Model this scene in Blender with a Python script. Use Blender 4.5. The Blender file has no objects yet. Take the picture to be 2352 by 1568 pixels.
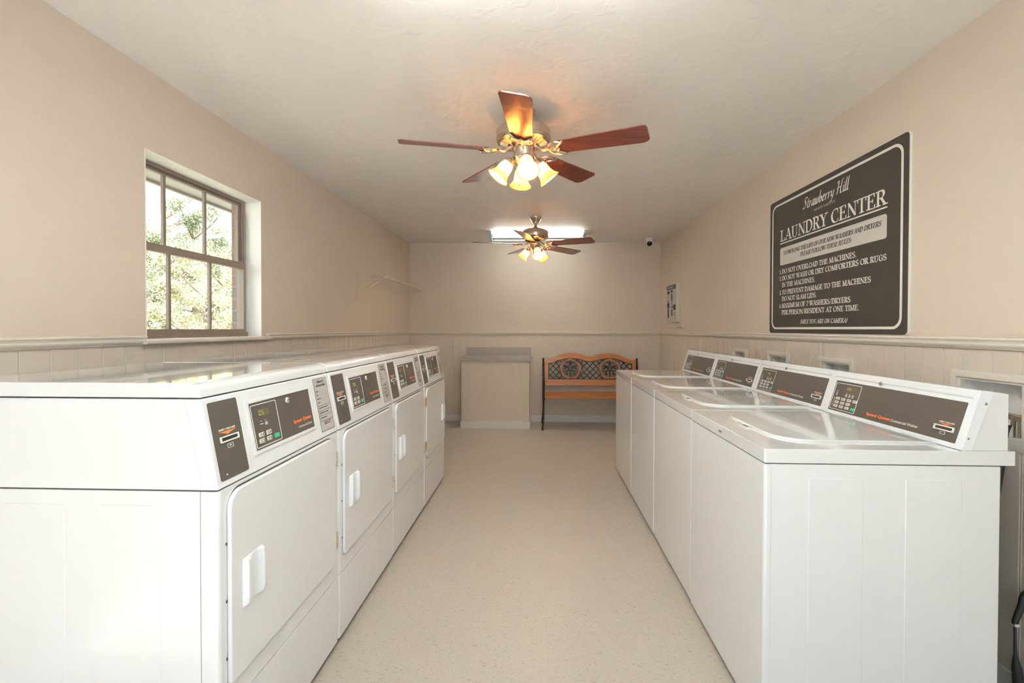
import bpy, bmesh, math, random
from mathutils import Vector, Matrix
random.seed(7)
SC = bpy.context.scene
COL = SC.collection
PI = math.pi

# ------------------------------------------------------------------ materials
def new_mat(name):
    m = bpy.data.materials.new(name); m.use_nodes = True
    nt = m.node_tree
    b = nt.nodes['Principled BSDF']
    return m, nt, b

def mat(name, col, rough=0.5, metal=0.0, coat=0.0, var=0.04, scale=6.0, bump=0.0, bscale=60.0, emit=None, es=0.0, spec=None):
    """procedural surface: colour broken by a soft noise, optional noise bump"""
    m, nt, b = new_mat(name)
    N, L = nt.nodes, nt.links
    tc = N.new('ShaderNodeTexCoord')
    nz = N.new('ShaderNodeTexNoise'); nz.inputs['Scale'].default_value = scale; nz.inputs['Detail'].default_value = 3
    L.new(tc.outputs['Object'], nz.inputs['Vector'])
    mx = N.new('ShaderNodeMix'); mx.data_type = 'RGBA'
    mx.inputs[6].default_value = (*[c*(1-var) for c in col], 1)
    mx.inputs[7].default_value = (*[min(1, c*(1+var)) for c in col], 1)
    L.new(nz.outputs['Fac'], mx.inputs[0])
    L.new(mx.outputs[2], b.inputs['Base Color'])
    b.inputs['Roughness'].default_value = rough
    b.inputs['Metallic'].default_value = metal
    if coat:
        b.inputs['Coat Weight'].default_value = coat
        b.inputs['Coat Roughness'].default_value = 0.04
    if spec is not None: b.inputs['Specular IOR Level'].default_value = spec
    if bump:
        n2 = N.new('ShaderNodeTexNoise'); n2.inputs['Scale'].default_value = bscale; n2.inputs['Detail'].default_value = 4
        L.new(tc.outputs['Object'], n2.inputs['Vector'])
        bp = N.new('ShaderNodeBump'); bp.inputs['Strength'].default_value = bump; bp.inputs['Distance'].default_value = 0.01
        L.new(n2.outputs['Fac'], bp.inputs['Height']); L.new(bp.outputs['Normal'], b.inputs['Normal'])
    if emit:
        b.inputs['Emission Color'].default_value = (*emit, 1); b.inputs['Emission Strength'].default_value = es
    return m

M = {}
M['wall'] = mat('wall_paint', (0.72, 0.605, 0.515), 0.75, var=0.015, scale=1.5, bump=0.05, bscale=90)
M['wains'] = mat('wainscot_paint', (0.695, 0.605, 0.52), 0.6, var=0.02, scale=3, bump=0.03, bscale=40)
M['trim'] = mat('trim_paint', (0.76, 0.70, 0.62), 0.35, var=0.02, scale=5)
M['base'] = mat('baseboard_paint', (0.74, 0.70, 0.69), 0.4, var=0.02, scale=5)
M['jamb'] = mat('window_jamb_paint', (0.92, 0.885, 0.85), 0.5, var=0.04, scale=7, bump=0.12, bscale=14)
M['enamel'] = mat('white_enamel', (0.785, 0.785, 0.80), 0.22, coat=0.35, var=0.008, scale=2)
M['enamel_top'] = mat('white_enamel_gloss', (0.77, 0.77, 0.78), 0.12, coat=0.9, var=0.008, scale=2)
M['plastic'] = mat('white_plastic', (0.82, 0.84, 0.87), 0.3, coat=0.2, var=0.01, scale=4)
M['gap'] = mat('shadow_gap_rubber', (0.10, 0.09, 0.085), 0.8)  # dark tone stands for shade in seams and openings; bumper rubber too
M['charcoal'] = mat('charcoal_overlay', (0.125, 0.105, 0.088), 0.42, var=0.10, scale=260)
M['sign'] = mat('sign_face', (0.062, 0.052, 0.044), 0.5, var=0.28, scale=220, bump=0.25, bscale=300)
M['sign_white'] = mat('sign_white', (0.82, 0.77, 0.71), 0.5, var=0.01)
M['sign_grey'] = mat('sign_panel', (0.60, 0.56, 0.52), 0.45, var=0.02)
M['ink'] = mat('dark_ink', (0.05, 0.045, 0.04), 0.6)
M['white_ink'] = mat('white_ink', (0.85, 0.83, 0.78), 0.5, var=0.01)
M['orange'] = mat('orange_ink', (0.93, 0.20, 0.07), 0.5, var=0.03)
M['amber'] = mat('amber_ink', (0.95, 0.30, 0.08), 0.5, var=0.03)
M['green'] = mat('green_key', (0.06, 0.62, 0.30), 0.4, var=0.03)
M['key'] = mat('pale_key', (0.74, 0.72, 0.66), 0.4, var=0.03)
M['lcd'] = mat('led_window', (0.19, 0.155, 0.075), 0.25, var=0.15, scale=60)
M['lcd_lit'] = mat('led_digits', (0.50, 0.42, 0.20), 0.4, emit=(1.0, 0.8, 0.3), es=0.02)
M['label_grey'] = mat('grey_label', (0.50, 0.47, 0.45), 0.45, var=0.02)
M['chrome'] = mat('chrome', (0.82, 0.80, 0.78), 0.12, metal=1.0, var=0.02)
M['nickel'] = mat('brushed_nickel', (0.64, 0.54, 0.45), 0.27, metal=1.0, var=0.06, scale=30)
M['brass'] = mat('brass', (0.70, 0.58, 0.40), 0.3, metal=1.0, var=0.1, scale=30)
M['galv'] = mat('galvanised_back', (0.20, 0.20, 0.19), 0.5, metal=0.6, var=0.2, scale=20)
M['rubber'] = mat('black_rubber', (0.035, 0.035, 0.033), 0.5, var=0.2, scale=30)
M['iron'] = mat('dark_cast_iron', (0.040, 0.032, 0.026), 0.45, metal=0.3, var=0.2, scale=40, bump=0.15, bscale=120)
M['laminate'] = mat('grey_laminate', (0.44, 0.39, 0.355), 0.4, var=0.05, scale=80)
M['sash'] = mat('bronze_aluminium', (0.30, 0.235, 0.195), 0.45, metal=0.15, var=0.06, scale=20)
M['soffit'] = mat('soffit_white', (0.42, 0.40, 0.36), 0.6)
M['camw'] = mat('camera_white', (0.86, 0.84, 0.80), 0.4)
M['lens'] = mat('lens_dark', (0.02, 0.015, 0.015), 0.08)
M['board'] = mat('painted_board', (0.70, 0.62, 0.53), 0.5, var=0.02)
M['pale'] = mat('reader_face', (0.52, 0.50, 0.46), 0.45, var=0.02)
M['mount'] = mat('fixture_white', (0.58, 0.68, 0.66), 0.4, var=0.01)
M['valvebox'] = mat('supply_box_plastic', (0.80, 0.79, 0.78), 0.5, var=0.18, scale=14)
M['screw'] = mat('screw_steel', (0.35, 0.33, 0.31), 0.35, metal=0.8)
M['copper'] = mat('pipe_metal', (0.55, 0.47, 0.36), 0.35, metal=0.9, var=0.15, scale=30)
M['rod'] = mat('painted_rod', (0.70, 0.58, 0.47), 0.5, var=0.02)

def wood(name, c1, c2, rough, sc, coat=0.0, axis=0):
    m, nt, b = new_mat(name); N, L = nt.nodes, nt.links
    tc = N.new('ShaderNodeTexCoord'); mp = N.new('ShaderNodeMapping')
    s = [14, 14, 14]; s[axis] = 1.2
    mp.inputs['Scale'].default_value = [v*sc for v in s]
    nz = N.new('ShaderNodeTexNoise'); nz.inputs['Scale'].default_value = 3; nz.inputs['Detail'].default_value = 6; nz.inputs['Distortion'].default_value = 0.6
    cr = N.new('ShaderNodeValToRGB')
    cr.color_ramp.elements[0].position = 0.32; cr.color_ramp.elements[0].color = (*c1, 1)
    cr.color_ramp.elements[1].position = 0.70; cr.color_ramp.elements[1].color = (*c2, 1)
    L.new(tc.outputs['Object'], mp.inputs[0]); L.new(mp.outputs[0], nz.inputs['Vector'])
    L.new(nz.outputs['Fac'], cr.inputs[0]); L.new(cr.outputs[0], b.inputs['Base Color'])
    b.inputs['Roughness'].default_value = rough
    if coat: b.inputs['Coat Weight'].default_value = coat; b.inputs['Coat Roughness'].default_value = 0.12
    return m
M['bench_wood'] = wood('honey_wood', (0.50, 0.17, 0.045), (0.66, 0.255, 0.075), 0.4, 1.0, 0.3)
M['medal_wood'] = wood('medallion_wood', (0.44, 0.17, 0.08), (0.54, 0.22, 0.11), 0.45, 2.0)
M['blade'] = wood('mahogany_laminate', (0.17, 0.035, 0.022), (0.27, 0.062, 0.038), 0.30, 1.1, 0.5)

# ceiling: knock-down texture
def ceiling_mat():
    m, nt, b = new_mat('ceiling_texture'); N, L = nt.nodes, nt.links
    tc = N.new('ShaderNodeTexCoord')
    b.inputs['Base Color'].default_value = (0.87, 0.82, 0.785, 1); b.inputs['Roughness'].default_value = 0.55
    n1 = N.new('ShaderNodeTexNoise'); n1.inputs['Scale'].default_value = 9; n1.inputs['Detail'].default_value = 5; n1.inputs['Distortion'].default_value = 0.8
    cr = N.new('ShaderNodeValToRGB'); cr.color_ramp.elements[0].position = 0.50; cr.color_ramp.elements[1].position = 0.60
    n2 = N.new('ShaderNodeTexNoise'); n2.inputs['Scale'].default_value = 45; n2.inputs['Detail'].default_value = 3
    ad = N.new('ShaderNodeMath'); ad.operation = 'MULTIPLY_ADD'; ad.inputs[1].default_value = 0.35
    bp = N.new('ShaderNodeBump'); bp.inputs['Strength'].default_value = 0.14; bp.inputs['Distance'].default_value = 0.005
    L.new(tc.outputs['Object'], n1.inputs['Vector']); L.new(tc.outputs['Object'], n2.inputs['Vector'])
    L.new(n1.outputs['Fac'], cr.inputs[0]); L.new(n2.outputs['Fac'], ad.inputs[0]); L.new(cr.outputs[0], ad.inputs[2])
    L.new(ad.outputs[0], bp.inputs['Height']); L.new(bp.outputs['Normal'], b.inputs['Normal'])
    return m
M['ceiling'] = ceiling_mat()

# floor: 12 inch vinyl tile, flecked
def floor_mat():
    m, nt, b = new_mat('vinyl_tile'); N, L = nt.nodes, nt.links
    tc = N.new('ShaderNodeTexCoord')
    mp = N.new('ShaderNodeMapping'); mp.inputs['Location'].default_value = (0.266, -0.095, 0)
    L.new(tc.outputs['Object'], mp.inputs[0])
    br = N.new('ShaderNodeTexBrick'); br.offset = 0.0
    br.inputs['Scale'].default_value = 1.0; br.inputs['Brick Width'].default_value = 0.3048; br.inputs['Row Height'].default_value = 0.3048
    br.inputs['Mortar Size'].default_value = 0.0009; br.inputs['Mortar Smooth'].default_value = 0.4
    br.inputs['Color1'].default_value = (0.565, 0.505, 0.45, 1); br.inputs['Color2'].default_value = (0.55, 0.493, 0.44, 1)
    br.inputs['Mortar'].default_value = (0.49, 0.435, 0.38, 1)
    L.new(mp.outputs[0], br.inputs['Vector'])
    cur = br.outputs['Color']
    # two fleck layers, dark and light
    for sc, th0, th1, col, f, rot in ((58, 0.215, 0.19, (0.33, 0.27, 0.22, 1), 0.6, 0.5), (95, 0.23, 0.20, (0.38, 0.31, 0.255, 1), 0.5, 1.9), (70, 0.21, 0.18, (0.68, 0.63, 0.57, 1), 0.5, 2.6)):
        m2 = N.new('ShaderNodeMapping'); m2.inputs['Rotation'].default_value = (0, 0, rot); m2.inputs['Scale'].default_value = (1, 2.4, 1)
        nz = N.new('ShaderNodeTexNoise'); nz.inputs['Scale'].default_value = sc; nz.inputs['Detail'].default_value = 1.0; nz.inputs['Roughness'].default_value = 0.4
        nz.inputs['Distortion'].default_value = 0.7
        L.new(tc.outputs['Object'], m2.inputs[0]); L.new(m2.outputs[0], nz.inputs['Vector'])
        mr = N.new('ShaderNodeMapRange'); mr.inputs['From Min'].default_value = th0+0.115; mr.inputs['From Max'].default_value = th1+0.115
        mr.inputs['To Min'].default_value = 0; mr.inputs['To Max'].default_value = f
        L.new(nz.outputs['Fac'], mr.inputs['Value'])
        mx = N.new('ShaderNodeMix'); mx.data_type = 'RGBA'; mx.inputs[7].default_value = col
        L.new(mr.outputs['Result'], mx.inputs[0]); L.new(cur, mx.inputs[6]); cur = mx.outputs[2]
    # broad wear
    nz = N.new('ShaderNodeTexNoise'); nz.inputs['Scale'].default_value = 1.6; nz.inputs['Detail'].default_value = 3
    L.new(tc.outputs['Object'], nz.inputs['Vector'])
    mx = N.new('ShaderNodeMix'); mx.data_type = 'RGBA'; mx.blend_type = 'MULTIPLY'; mx.inputs[7].default_value = (0.95, 0.93, 0.90, 1)
    L.new(nz.outputs['Fac'], mx.inputs[0]); L.new(cur, mx.inputs[6]); L.new(mx.outputs[2], b.inputs['Base Color'])
    mr = N.new('ShaderNodeMapRange'); mr.inputs['To Min'].default_value = 0.20; mr.inputs['To Max'].default_value = 0.36
    L.new(nz.outputs['Fac'], mr.inputs['Value']); b.inputs['Roughness'].default_value = 0.40
    b.inputs['Specular IOR Level'].default_value = 0.55
    return m
M['floor'] = floor_mat()

def brick_mat():
    m, nt, b = new_mat('brickwork'); N, L = nt.nodes, nt.links
    tc = N.new('ShaderNodeTexCoord')
    sp = N.new('ShaderNodeSeparateXYZ'); cb = N.new('ShaderNodeCombineXYZ'); ad = N.new('ShaderNodeMath'); ad.operation = 'ADD'
    L.new(tc.outputs['Object'], sp.inputs[0]); L.new(sp.outputs['X'], ad.inputs[0]); L.new(sp.outputs['Y'], ad.inputs[1])
    L.new(ad.outputs[0], cb.inputs['X']); L.new(sp.outputs['Z'], cb.inputs['Y'])
    br = N.new('ShaderNodeTexBrick'); br.inputs['Scale'].default_value = 1.0
    br.inputs['Brick Width'].default_value = 0.215; br.inputs['Row Height'].default_value = 0.078; br.inputs['Mortar Size'].default_value = 0.005
    br.inputs['Color1'].default_value = (0.34, 0.205, 0.165, 1); br.inputs['Color2'].default_value = (0.22, 0.185, 0.185, 1)
    br.inputs['Mortar'].default_value = (0.30, 0.265, 0.24, 1)
    L.new(cb.outputs[0], br.inputs['Vector'])
    L.new(br.outputs['Color'], b.inputs['Base Color']); b.inputs['Roughness'].default_value = 0.9
    bp = N.new('ShaderNodeBump'); bp.inputs['Strength'].default_value = 0.5; bp.inputs['Distance'].default_value = 0.004; bp.invert = True
    L.new(br.outputs['Fac'], bp.inputs['Height']); L.new(bp.outputs['Normal'], b.inputs['Normal'])
    return m
M['brick'] = brick_mat()

def glass_mat(nm='window_glass', tint=(0.96, 0.97, 0.96)):
    m = bpy.data.materials.new(nm); m.use_nodes = True; nt = m.node_tree; N, L = nt.nodes, nt.links
    N.remove(N['Principled BSDF']); out = N['Material Output']
    tr = N.new('ShaderNodeBsdfTransparent'); tr.inputs[0].default_value = (*tint, 1)
    gl = N.new('ShaderNodeBsdfGlossy'); gl.inputs['Roughness'].default_value = 0.02
    lw = N.new('ShaderNodeLayerWeight'); pw = N.new('ShaderNodeMath'); pw.operation = 'POWER'; pw.inputs[1].default_value = 5
    fr = N.new('ShaderNodeMath'); fr.operation = 'MULTIPLY_ADD'; fr.inputs[1].default_value = 0.8; fr.inputs[2].default_value = 0.03
    L.new(lw.outputs['Facing'], pw.inputs[0]); L.new(pw.outputs[0], fr.inputs[0])
    nz = N.new('ShaderNodeTexNoise'); nz.inputs['Scale'].default_value = 3
    bp = N.new('ShaderNodeBump'); bp.inputs['Strength'].default_value = 0.02
    L.new(nz.outputs['Fac'], bp.inputs['Height']); L.new(bp.outputs[0], gl.inputs['Normal'])
    mx = N.new('ShaderNodeMixShader'); L.new(fr.outputs[0], mx.inputs[0]); L.new(tr.outputs[0], mx.inputs[1]); L.new(gl.outputs[0], mx.inputs[2])
    L.new(mx.outputs[0], out.inputs[0])
    return m
M['glass'] = glass_mat()
M['tinted'] = glass_mat('tinted_door_glass', (0.62, 0.66, 0.68))  # tint dims the light coming through the unseen entrance

def shade_mat():
    m = bpy.data.materials.new('amber_alabaster_glass'); m.use_nodes = True; nt = m.node_tree; N, L = nt.nodes, nt.links
    N.remove(N['Principled BSDF']); out = N['Material Output']
    tc = N.new('ShaderNodeTexCoord'); nz = N.new('ShaderNodeTexNoise'); nz.inputs['Scale'].default_value = 18; nz.inputs['Detail'].default_value = 3
    cr = N.new('ShaderNodeValToRGB'); cr.color_ramp.elements[0].color = (0.98, 0.66, 0.32, 1); cr.color_ramp.elements[1].color = (1.0, 0.82, 0.52, 1)
    cr.color_ramp.elements[0].position = 0.35; cr.color_ramp.elements[1].position = 0.65
    L.new(tc.outputs['Object'], nz.inputs['Vector']); L.new(nz.outputs['Fac'], cr.inputs[0])
    tl = N.new('ShaderNodeBsdfTranslucent'); df = N.new('ShaderNodeBsdfDiffuse'); gl = N.new('ShaderNodeBsdfGlossy'); gl.inputs['Roughness'].default_value = 0.2
    L.new(cr.outputs[0], tl.inputs[0]); L.new(cr.outputs[0], df.inputs[0])
    m1 = N.new('ShaderNodeMixShader'); m1.inputs[0].default_value = 0.30; L.new(tl.outputs[0], m1.inputs[1]); L.new(df.outputs[0], m1.inputs[2])
    m2 = N.new('ShaderNodeMixShader'); m2.inputs[0].default_value = 0.05; L.new(m1.outputs[0], m2.inputs[1]); L.new(gl.outputs[0], m2.inputs[2])
    L.new(m2.outputs[0], out.inputs[0])
    return m
M['shade'] = shade_mat()

def emis(name, col, s):
    m, nt, b = new_mat(name)
    N, L = nt.nodes, nt.links
    b.inputs['Base Color'].default_value = (*col, 1)
    nz = N.new('ShaderNodeTexNoise'); nz.inputs['Scale'].default_value = 2
    mr = N.new('ShaderNodeMapRange'); mr.inputs['To Min'].default_value = s*0.95; mr.inputs['To Max'].default_value = s*1.05
    L.new(nz.outputs['Fac'], mr.inputs['Value'])
    b.inputs['Emission Color'].default_value = (*col, 1)
    L.new(mr.outputs['Result'], b.inputs['Emission Strength'])
    return m
BULB = 215.0
FILL_TUBE = 8.0
M['bulb'] = emis('lit_bulb', (1.0, 0.77, 0.50), BULB)
M['tube'] = emis('fill_tube', (0.86, 0.98, 1.0), FILL_TUBE)  # glow of the added strips above the photographer
M['tube_far'] = emis('lit_tube_far', (0.92, 1.0, 0.96), 3.9)

def leaf_mat(name, a, b_):
    m = bpy.data.materials.new(name); m.use_nodes = True; nt = m.node_tree; N, L = nt.nodes, nt.links
    N.remove(N['Principled BSDF']); out = N['Material Output']
    tc = N.new('ShaderNodeTexCoord'); nz = N.new('ShaderNodeTexNoise'); nz.inputs['Scale'].default_value = 1.1; nz.inputs['Detail'].default_value = 8
    cr = N.new('ShaderNodeValToRGB'); cr.color_ramp.elements[0].color = (*a, 1); cr.color_ramp.elements[1].color = (*b_, 1)
    cr.color_ramp.elements[0].position = 0.35; cr.color_ramp.elements[1].position = 0.65
    L.new(tc.outputs['Object'], nz.inputs['Vector']); L.new(nz.outputs['Fac'], cr.inputs[0])
    tl = N.new('ShaderNodeBsdfTranslucent'); df = N.new('ShaderNodeBsdfDiffuse')
    L.new(cr.outputs[0], tl.inputs[0]); L.new(cr.outputs[0], df.inputs[0])
    m1 = N.new('ShaderNodeMixShader'); m1.inputs[0].default_value = 0.6; L.new(tl.outputs[0], m1.inputs[1]); L.new(df.outputs[0], m1.inputs[2])
    L.new(m1.outputs[0], out.inputs[0]); return m
M['leafA'] = leaf_mat('green_leaves', (0.17, 0.20, 0.12), (0.34, 0.37, 0.25))
M['leafB'] = leaf_mat('yellow_green_leaves', (0.30, 0.295, 0.17), (0.48, 0.46, 0.30))
M['leafC'] = leaf_mat('pale_leaves', (0.19, 0.21, 0.14), (0.38, 0.40, 0.28))
M['bark'] = mat('bark', (0.26, 0.20, 0.16), 0.9, var=0.3, scale=12, bump=0.5, bscale=30)
M['grass'] = mat('grass_ground', (0.20, 0.20, 0.13), 0.95, var=0.25, scale=2, bump=0.4, bscale=30)
M['pave'] = mat('concrete_paving', (0.60, 0.56, 0.50), 0.9, var=0.08, scale=3, bump=0.2, bscale=50)

# ------------------------------------------------------------------ mesh builder
class MB:
    def __init__(s): s.bm = bmesh.new()
    def _faces(s, vs, fs):
        v = [s.bm.verts.new(p) for p in vs]
        out = []
        for f in fs:
            try: out.append(s.bm.faces.new([v[i] for i in f]))
            except ValueError: pass
        return v, out
    def box(s, x0, x1, y0, y1, z0, z1, bev=0.0, seg=2):
        x0, x1 = sorted((x0, x1)); y0, y1 = sorted((y0, y1)); z0, z1 = sorted((z0, z1))
        vs = [(x, y, z) for z in (z0, z1) for y in (y0, y1) for x in (x0, x1)]
        v, f = s._faces(vs, [(0, 2, 3, 1), (4, 5, 7, 6), (0, 1, 5, 4), (2, 6, 7, 3), (0, 4, 6, 2), (1, 3, 7, 5)])
        if bev: s._bev(f, bev, seg)
        return s
    def _bev(s, faces, w, seg, ang=0.4):
        es = set(e for f in faces for e in f.edges)
        es = [e for e in es if len(e.link_faces) == 2 and e.calc_face_angle(0) > ang]
        bmesh.ops.bevel(s.bm, geom=es, offset=w, segments=seg, profile=0.5, affect='EDGES', clamp_overlap=True)
    def prism(s, pts, axis, a, b, bev=0.0, seg=2, ang=0.4):
        """pts 2-D in the two remaining axes (x<y<z order), extruded along axis"""
        def P(p, t):
            if axis == 'x': return (t, p[0], p[1])
            if axis == 'y': return (p[0], t, p[1])
            return (p[0], p[1], t)
        n = len(pts)
        vs = [P(p, a) for p in pts]+[P(p, b) for p in pts]
        fs = [tuple(range(n))[::-1], tuple(range(n, 2*n))]+[(i, (i+1) % n, n+(i+1) % n, n+i) for i in range(n)]
        v, f = s._faces(vs, fs)
        bmesh.ops.recalc_face_normals(s.bm, faces=f)
        if bev: s._bev(f, bev, seg, ang)
        return s
    def plate(s, o, u, v, n, pts, t0, t1, bev=0.0, seg=2):
        o, u, v, n = Vector(o), Vector(u).normalized(), Vector(v).normalized(), Vector(n).normalized()
        k = len(pts)
        a = [o+u*p[0]+v*p[1]+n*t0 for p in pts]; b = [o+u*p[0]+v*p[1]+n*t1 for p in pts]
        fs = [tuple(range(k))[::-1], tuple(range(k, 2*k))]+[(i, (i+1) % k, k+(i+1) % k, k+i) for i in range(k)]
        vv, f = s._faces(a+b, fs)
        bmesh.ops.recalc_face_normals(s.bm, faces=f)
        if bev:
            top = f[1]; s.bm.normal_update()
            bmesh.ops.bevel(s.bm, geom=list(top.edges), offset=bev, segments=seg, profile=0.5, affect='EDGES', clamp_overlap=True)
        return s
    def ring(s, o, u, v, n, outer, inner, t0, t1):
        o, u, v, n = Vector(o), Vector(u).normalized(), Vector(v).normalized(), Vector(n).normalized()
        k = len(outer); q = lambda p, t: o+u*p[0]+v*p[1]+n*t
        vs = [q(p, t0) for p in outer]+[q(p, t1) for p in outer]+[q(p, t0) for p in inner]+[q(p, t1) for p in inner]
        fs = []
        for i in range(k):
            j = (i+1) % k
            fs += [(i, j, k+j, k+i), (k+i, k+j, 3*k+j, 3*k+i), (2*k+j, 2*k+i, 3*k+i, 3*k+j), (j, i, 2*k+i, 2*k+j)]
        vv, f = s._faces(vs, fs); bmesh.ops.recalc_face_normals(s.bm, faces=f)
        return s
    def flat(s, pts):
        s._faces(pts, [tuple(range(len(pts)))]); return s
    def lathe(s, prof, o=(0, 0, 0), axis=(0, 0, 1), seg=32, a0=0, a1=2*PI):
        """prof: list of (r, h)"""
        ax = Vector(axis).normalized(); t = ax.orthogonal().normalized(); w = ax.cross(t); o = Vector(o)
        full = abs(a1-a0-2*PI) < 1e-6
        m = seg if full else seg+1
        rings = []
        for r, h in prof:
            if r < 1e-6: rings.append([s.bm.verts.new(o+ax*h)])
            else: rings.append([s.bm.verts.new(o+ax*h+(t*math.cos(a0+(a1-a0)*i/seg)+w*math.sin(a0+(a1-a0)*i/seg))*r) for i in range(m)])
        fs = []
        for A, B in zip(rings, rings[1:]):
            for i in range(seg):
                j = (i+1) % m
                try:
                    if len(A) == 1 and len(B) == 1: continue
                    if len(A) == 1: fs.append(s.bm.faces.new([A[0], B[j], B[i]]))
                    elif len(B) == 1: fs.append(s.bm.faces.new([A[i], A[j], B[0]]))
                    else: fs.append(s.bm.faces.new([A[i], A[j], B[j], B[i]]))
                except ValueError: pass
        bmesh.ops.recalc_face_normals(s.bm, faces=fs)
        return s
    def cyl(s, p0, p1, r0, r1=None, seg=20):
        r1 = r0 if r1 is None else r1
        p0, p1 = Vector(p0), Vector(p1); d = p1-p0
        return s.lathe([(0, 0), (r0, 0), (r1, d.length), (0, d.length)], p0, d, seg)
    def tube(s, pts, r, seg=10, smooth=0):
        P = [Vector(p) for p in pts]
        if smooth: P = catmull(P, smooth)
        R = r if isinstance(r, (list, tuple)) else None
        if R:
            if len(R) != len(P):
                R = [R[0]+(0) for _ in P] if len(R) == 1 else [R[min(len(R)-1, int(i*(len(R)-1)/(len(P)-1)))]*(1-((i*(len(R)-1)/(len(P)-1)) % 1))+R[min(len(R)-1, int(i*(len(R)-1)/(len(P)-1))+1)]*((i*(len(R)-1)/(len(P)-1)) % 1) for i in range(len(P))]
        else: R = [r]*len(P)
        prev = None; rings = []
        for i, p in enumerate(P):
            d = (P[min(i+1, len(P)-1)]-P[max(i-1, 0)]).normalized()
            if prev is None: t = d.orthogonal().normalized()
            else: t = (prev-d*prev.dot(d)).normalized()
            prev = t; w = d.cross(t)
            rings.append([s.bm.verts.new(p+(t*math.cos(2*PI*k/seg)+w*math.sin(2*PI*k/seg))*R[i]) for k in range(seg)])
        fs = []
        for A, B in zip(rings, rings[1:]):
            for k in range(seg):
                fs.append(s.bm.faces.new([A[k], A[(k+1) % seg], B[(k+1) % seg], B[k]]))
        fs.append(s.bm.faces.new(rings[0][::-1])); fs.append(s.bm.faces.new(rings[-1]))
        bmesh.ops.recalc_face_normals(s.bm, faces=fs)
        return s
    def sphere(s, c, r, seg=16, sc=(1, 1, 1)):
        g = bmesh.ops.create_uvsphere(s.bm, u_segments=seg, v_segments=seg//2+2, radius=r)
        for v in g['verts']: v.co = Vector((v.co.x*sc[0], v.co.y*sc[1], v.co.z*sc[2]))+Vector(c)
        return s
    def xform(s, mtx): bmesh.ops.transform(s.bm, matrix=mtx, verts=s.bm.verts); return s
    def build(s, name, m, parent=None, sharp=0.6, flat=False):
        for f in s.bm.faces: f.smooth = not flat
        s.bm.normal_update()
        for e in s.bm.edges:
            if len(e.link_faces) == 2 and e.calc_face_angle(0) > sharp: e.smooth = False
        me = bpy.data.meshes.new(name); s.bm.to_mesh(me); s.bm.free()
        me.materials.append(m)
        o = bpy.data.objects.new(name, me); COL.objects.link(o)
        if parent: o.parent = parent
        if not flat:
            wn = o.modifiers.new('weighted_normals', 'WEIGHTED_NORMAL'); wn.keep_sharp = True
        return o

def catmull(P, n):
    out = []
    for i in range(len(P)-1):
        p0 = P[max(i-1, 0)]; p1 = P[i]; p2 = P[i+1]; p3 = P[min(i+2, len(P)-1)]
        for k in range(n):
            t = k/n
            out.append(0.5*((2*p1)+(-p0+p2)*t+(2*p0-5*p1+4*p2-p3)*t*t+(-p0+3*p1-3*p2+p3)*t**3))
    out.append(P[-1]); return out

def rrect(x0, x1, y0, y1, r, n=5):
    rs = r if isinstance(r, (list, tuple)) else (r,)*4   # corners: (x1,y1) (x0,y1) (x0,y0) (x1,y0)
    out = []
    for (sx, sy, a), rr in zip(((1, 1, 0), (0, 1, 90), (0, 0, 180), (1, 0, 270)), rs):
        cx = (x1-rr) if sx else (x0+rr); cy = (y1-rr) if sy else (y0+rr)
        for k in range(n+1):
            t = math.radians(a+90*k/n); out.append((cx+rr*math.cos(t), cy+rr*math.sin(t)))
    return out

def circ(cx, cy, r, n=24): return [(cx+r*math.cos(2*PI*i/n), cy+r*math.sin(2*PI*i/n)) for i in range(n)]

def empty(name, loc=(0, 0, 0), rz=0.0):
    o = bpy.data.objects.new(name, None); o.empty_display_size = 0.1; COL.objects.link(o)
    o.location = loc; o.rotation_euler = (0, 0, rz); return o
def tag(o, label, cat, group=None, kind=None):
    if label: o['label'] = label
    if cat: o['category'] = cat
    if group: o['group'] = group
    if kind: o['kind'] = kind
    return o
def struct(o, label=None):
    o['kind'] = 'structure'
    if label: o['label'] = label
    return o
def kids(o): return [c for c in bpy.data.objects if c.parent == o]
def copy_tree(o, parent=None):
    c = o.copy(); COL.objects.link(c); c.parent = parent
    for ch in kids(o): copy_tree(ch, c)
    return c

# ------------------------------------------------------------------ lettering
def text_obj(name, body, size, o, u, v, n, m, parent, width=None, bold=0.0, shear=0.0, align='LEFT', off=0.0006, height=None):
    cu = bpy.data.curves.new('t', 'FONT'); cu.body = body; cu.size = size; cu.shear = shear; cu.align_x = 'LEFT'; cu.resolution_u = 3
    cu.offset = bold
    tmp = bpy.data.objects.new('t', cu); COL.objects.link(tmp)
    dg = bpy.context.evaluated_depsgraph_get(); dg.update()
    me = bpy.data.meshes.new_from_object(tmp.evaluated_get(dg))
    bpy.data.objects.remove(tmp); bpy.data.curves.remove(cu)
    xs = [q.co.x for q in me.vertices]; ys = [q.co.y for q in me.vertices]
    x0, x1, y0, y1 = min(xs), max(xs), min(ys), max(ys)
    sx = (width/(x1-x0)) if width else 1.0; sy = (height/(y1-y0)) if height else 1.0
    W_ = (x1-x0)*sx; sh = {'LEFT': 0, 'CENTER': -W_/2, 'RIGHT': -W_}[align]
    o, u, v, n = Vector(o), Vector(u).normalized(), Vector(v).normalized(), Vector(n).normalized()
    for q in me.vertices:
        a, b_ = (q.co.x-x0)*sx+sh, (q.co.y-(0 if not height else y0))*sy
        q.co = o+u*a+v*b_+n*off
    me.materials.clear(); me.materials.append(m); me.name = name
    ob = bpy.data.objects.new(name, me); COL.objects.link(ob)
    if parent: ob.parent = parent
    return ob

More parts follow.
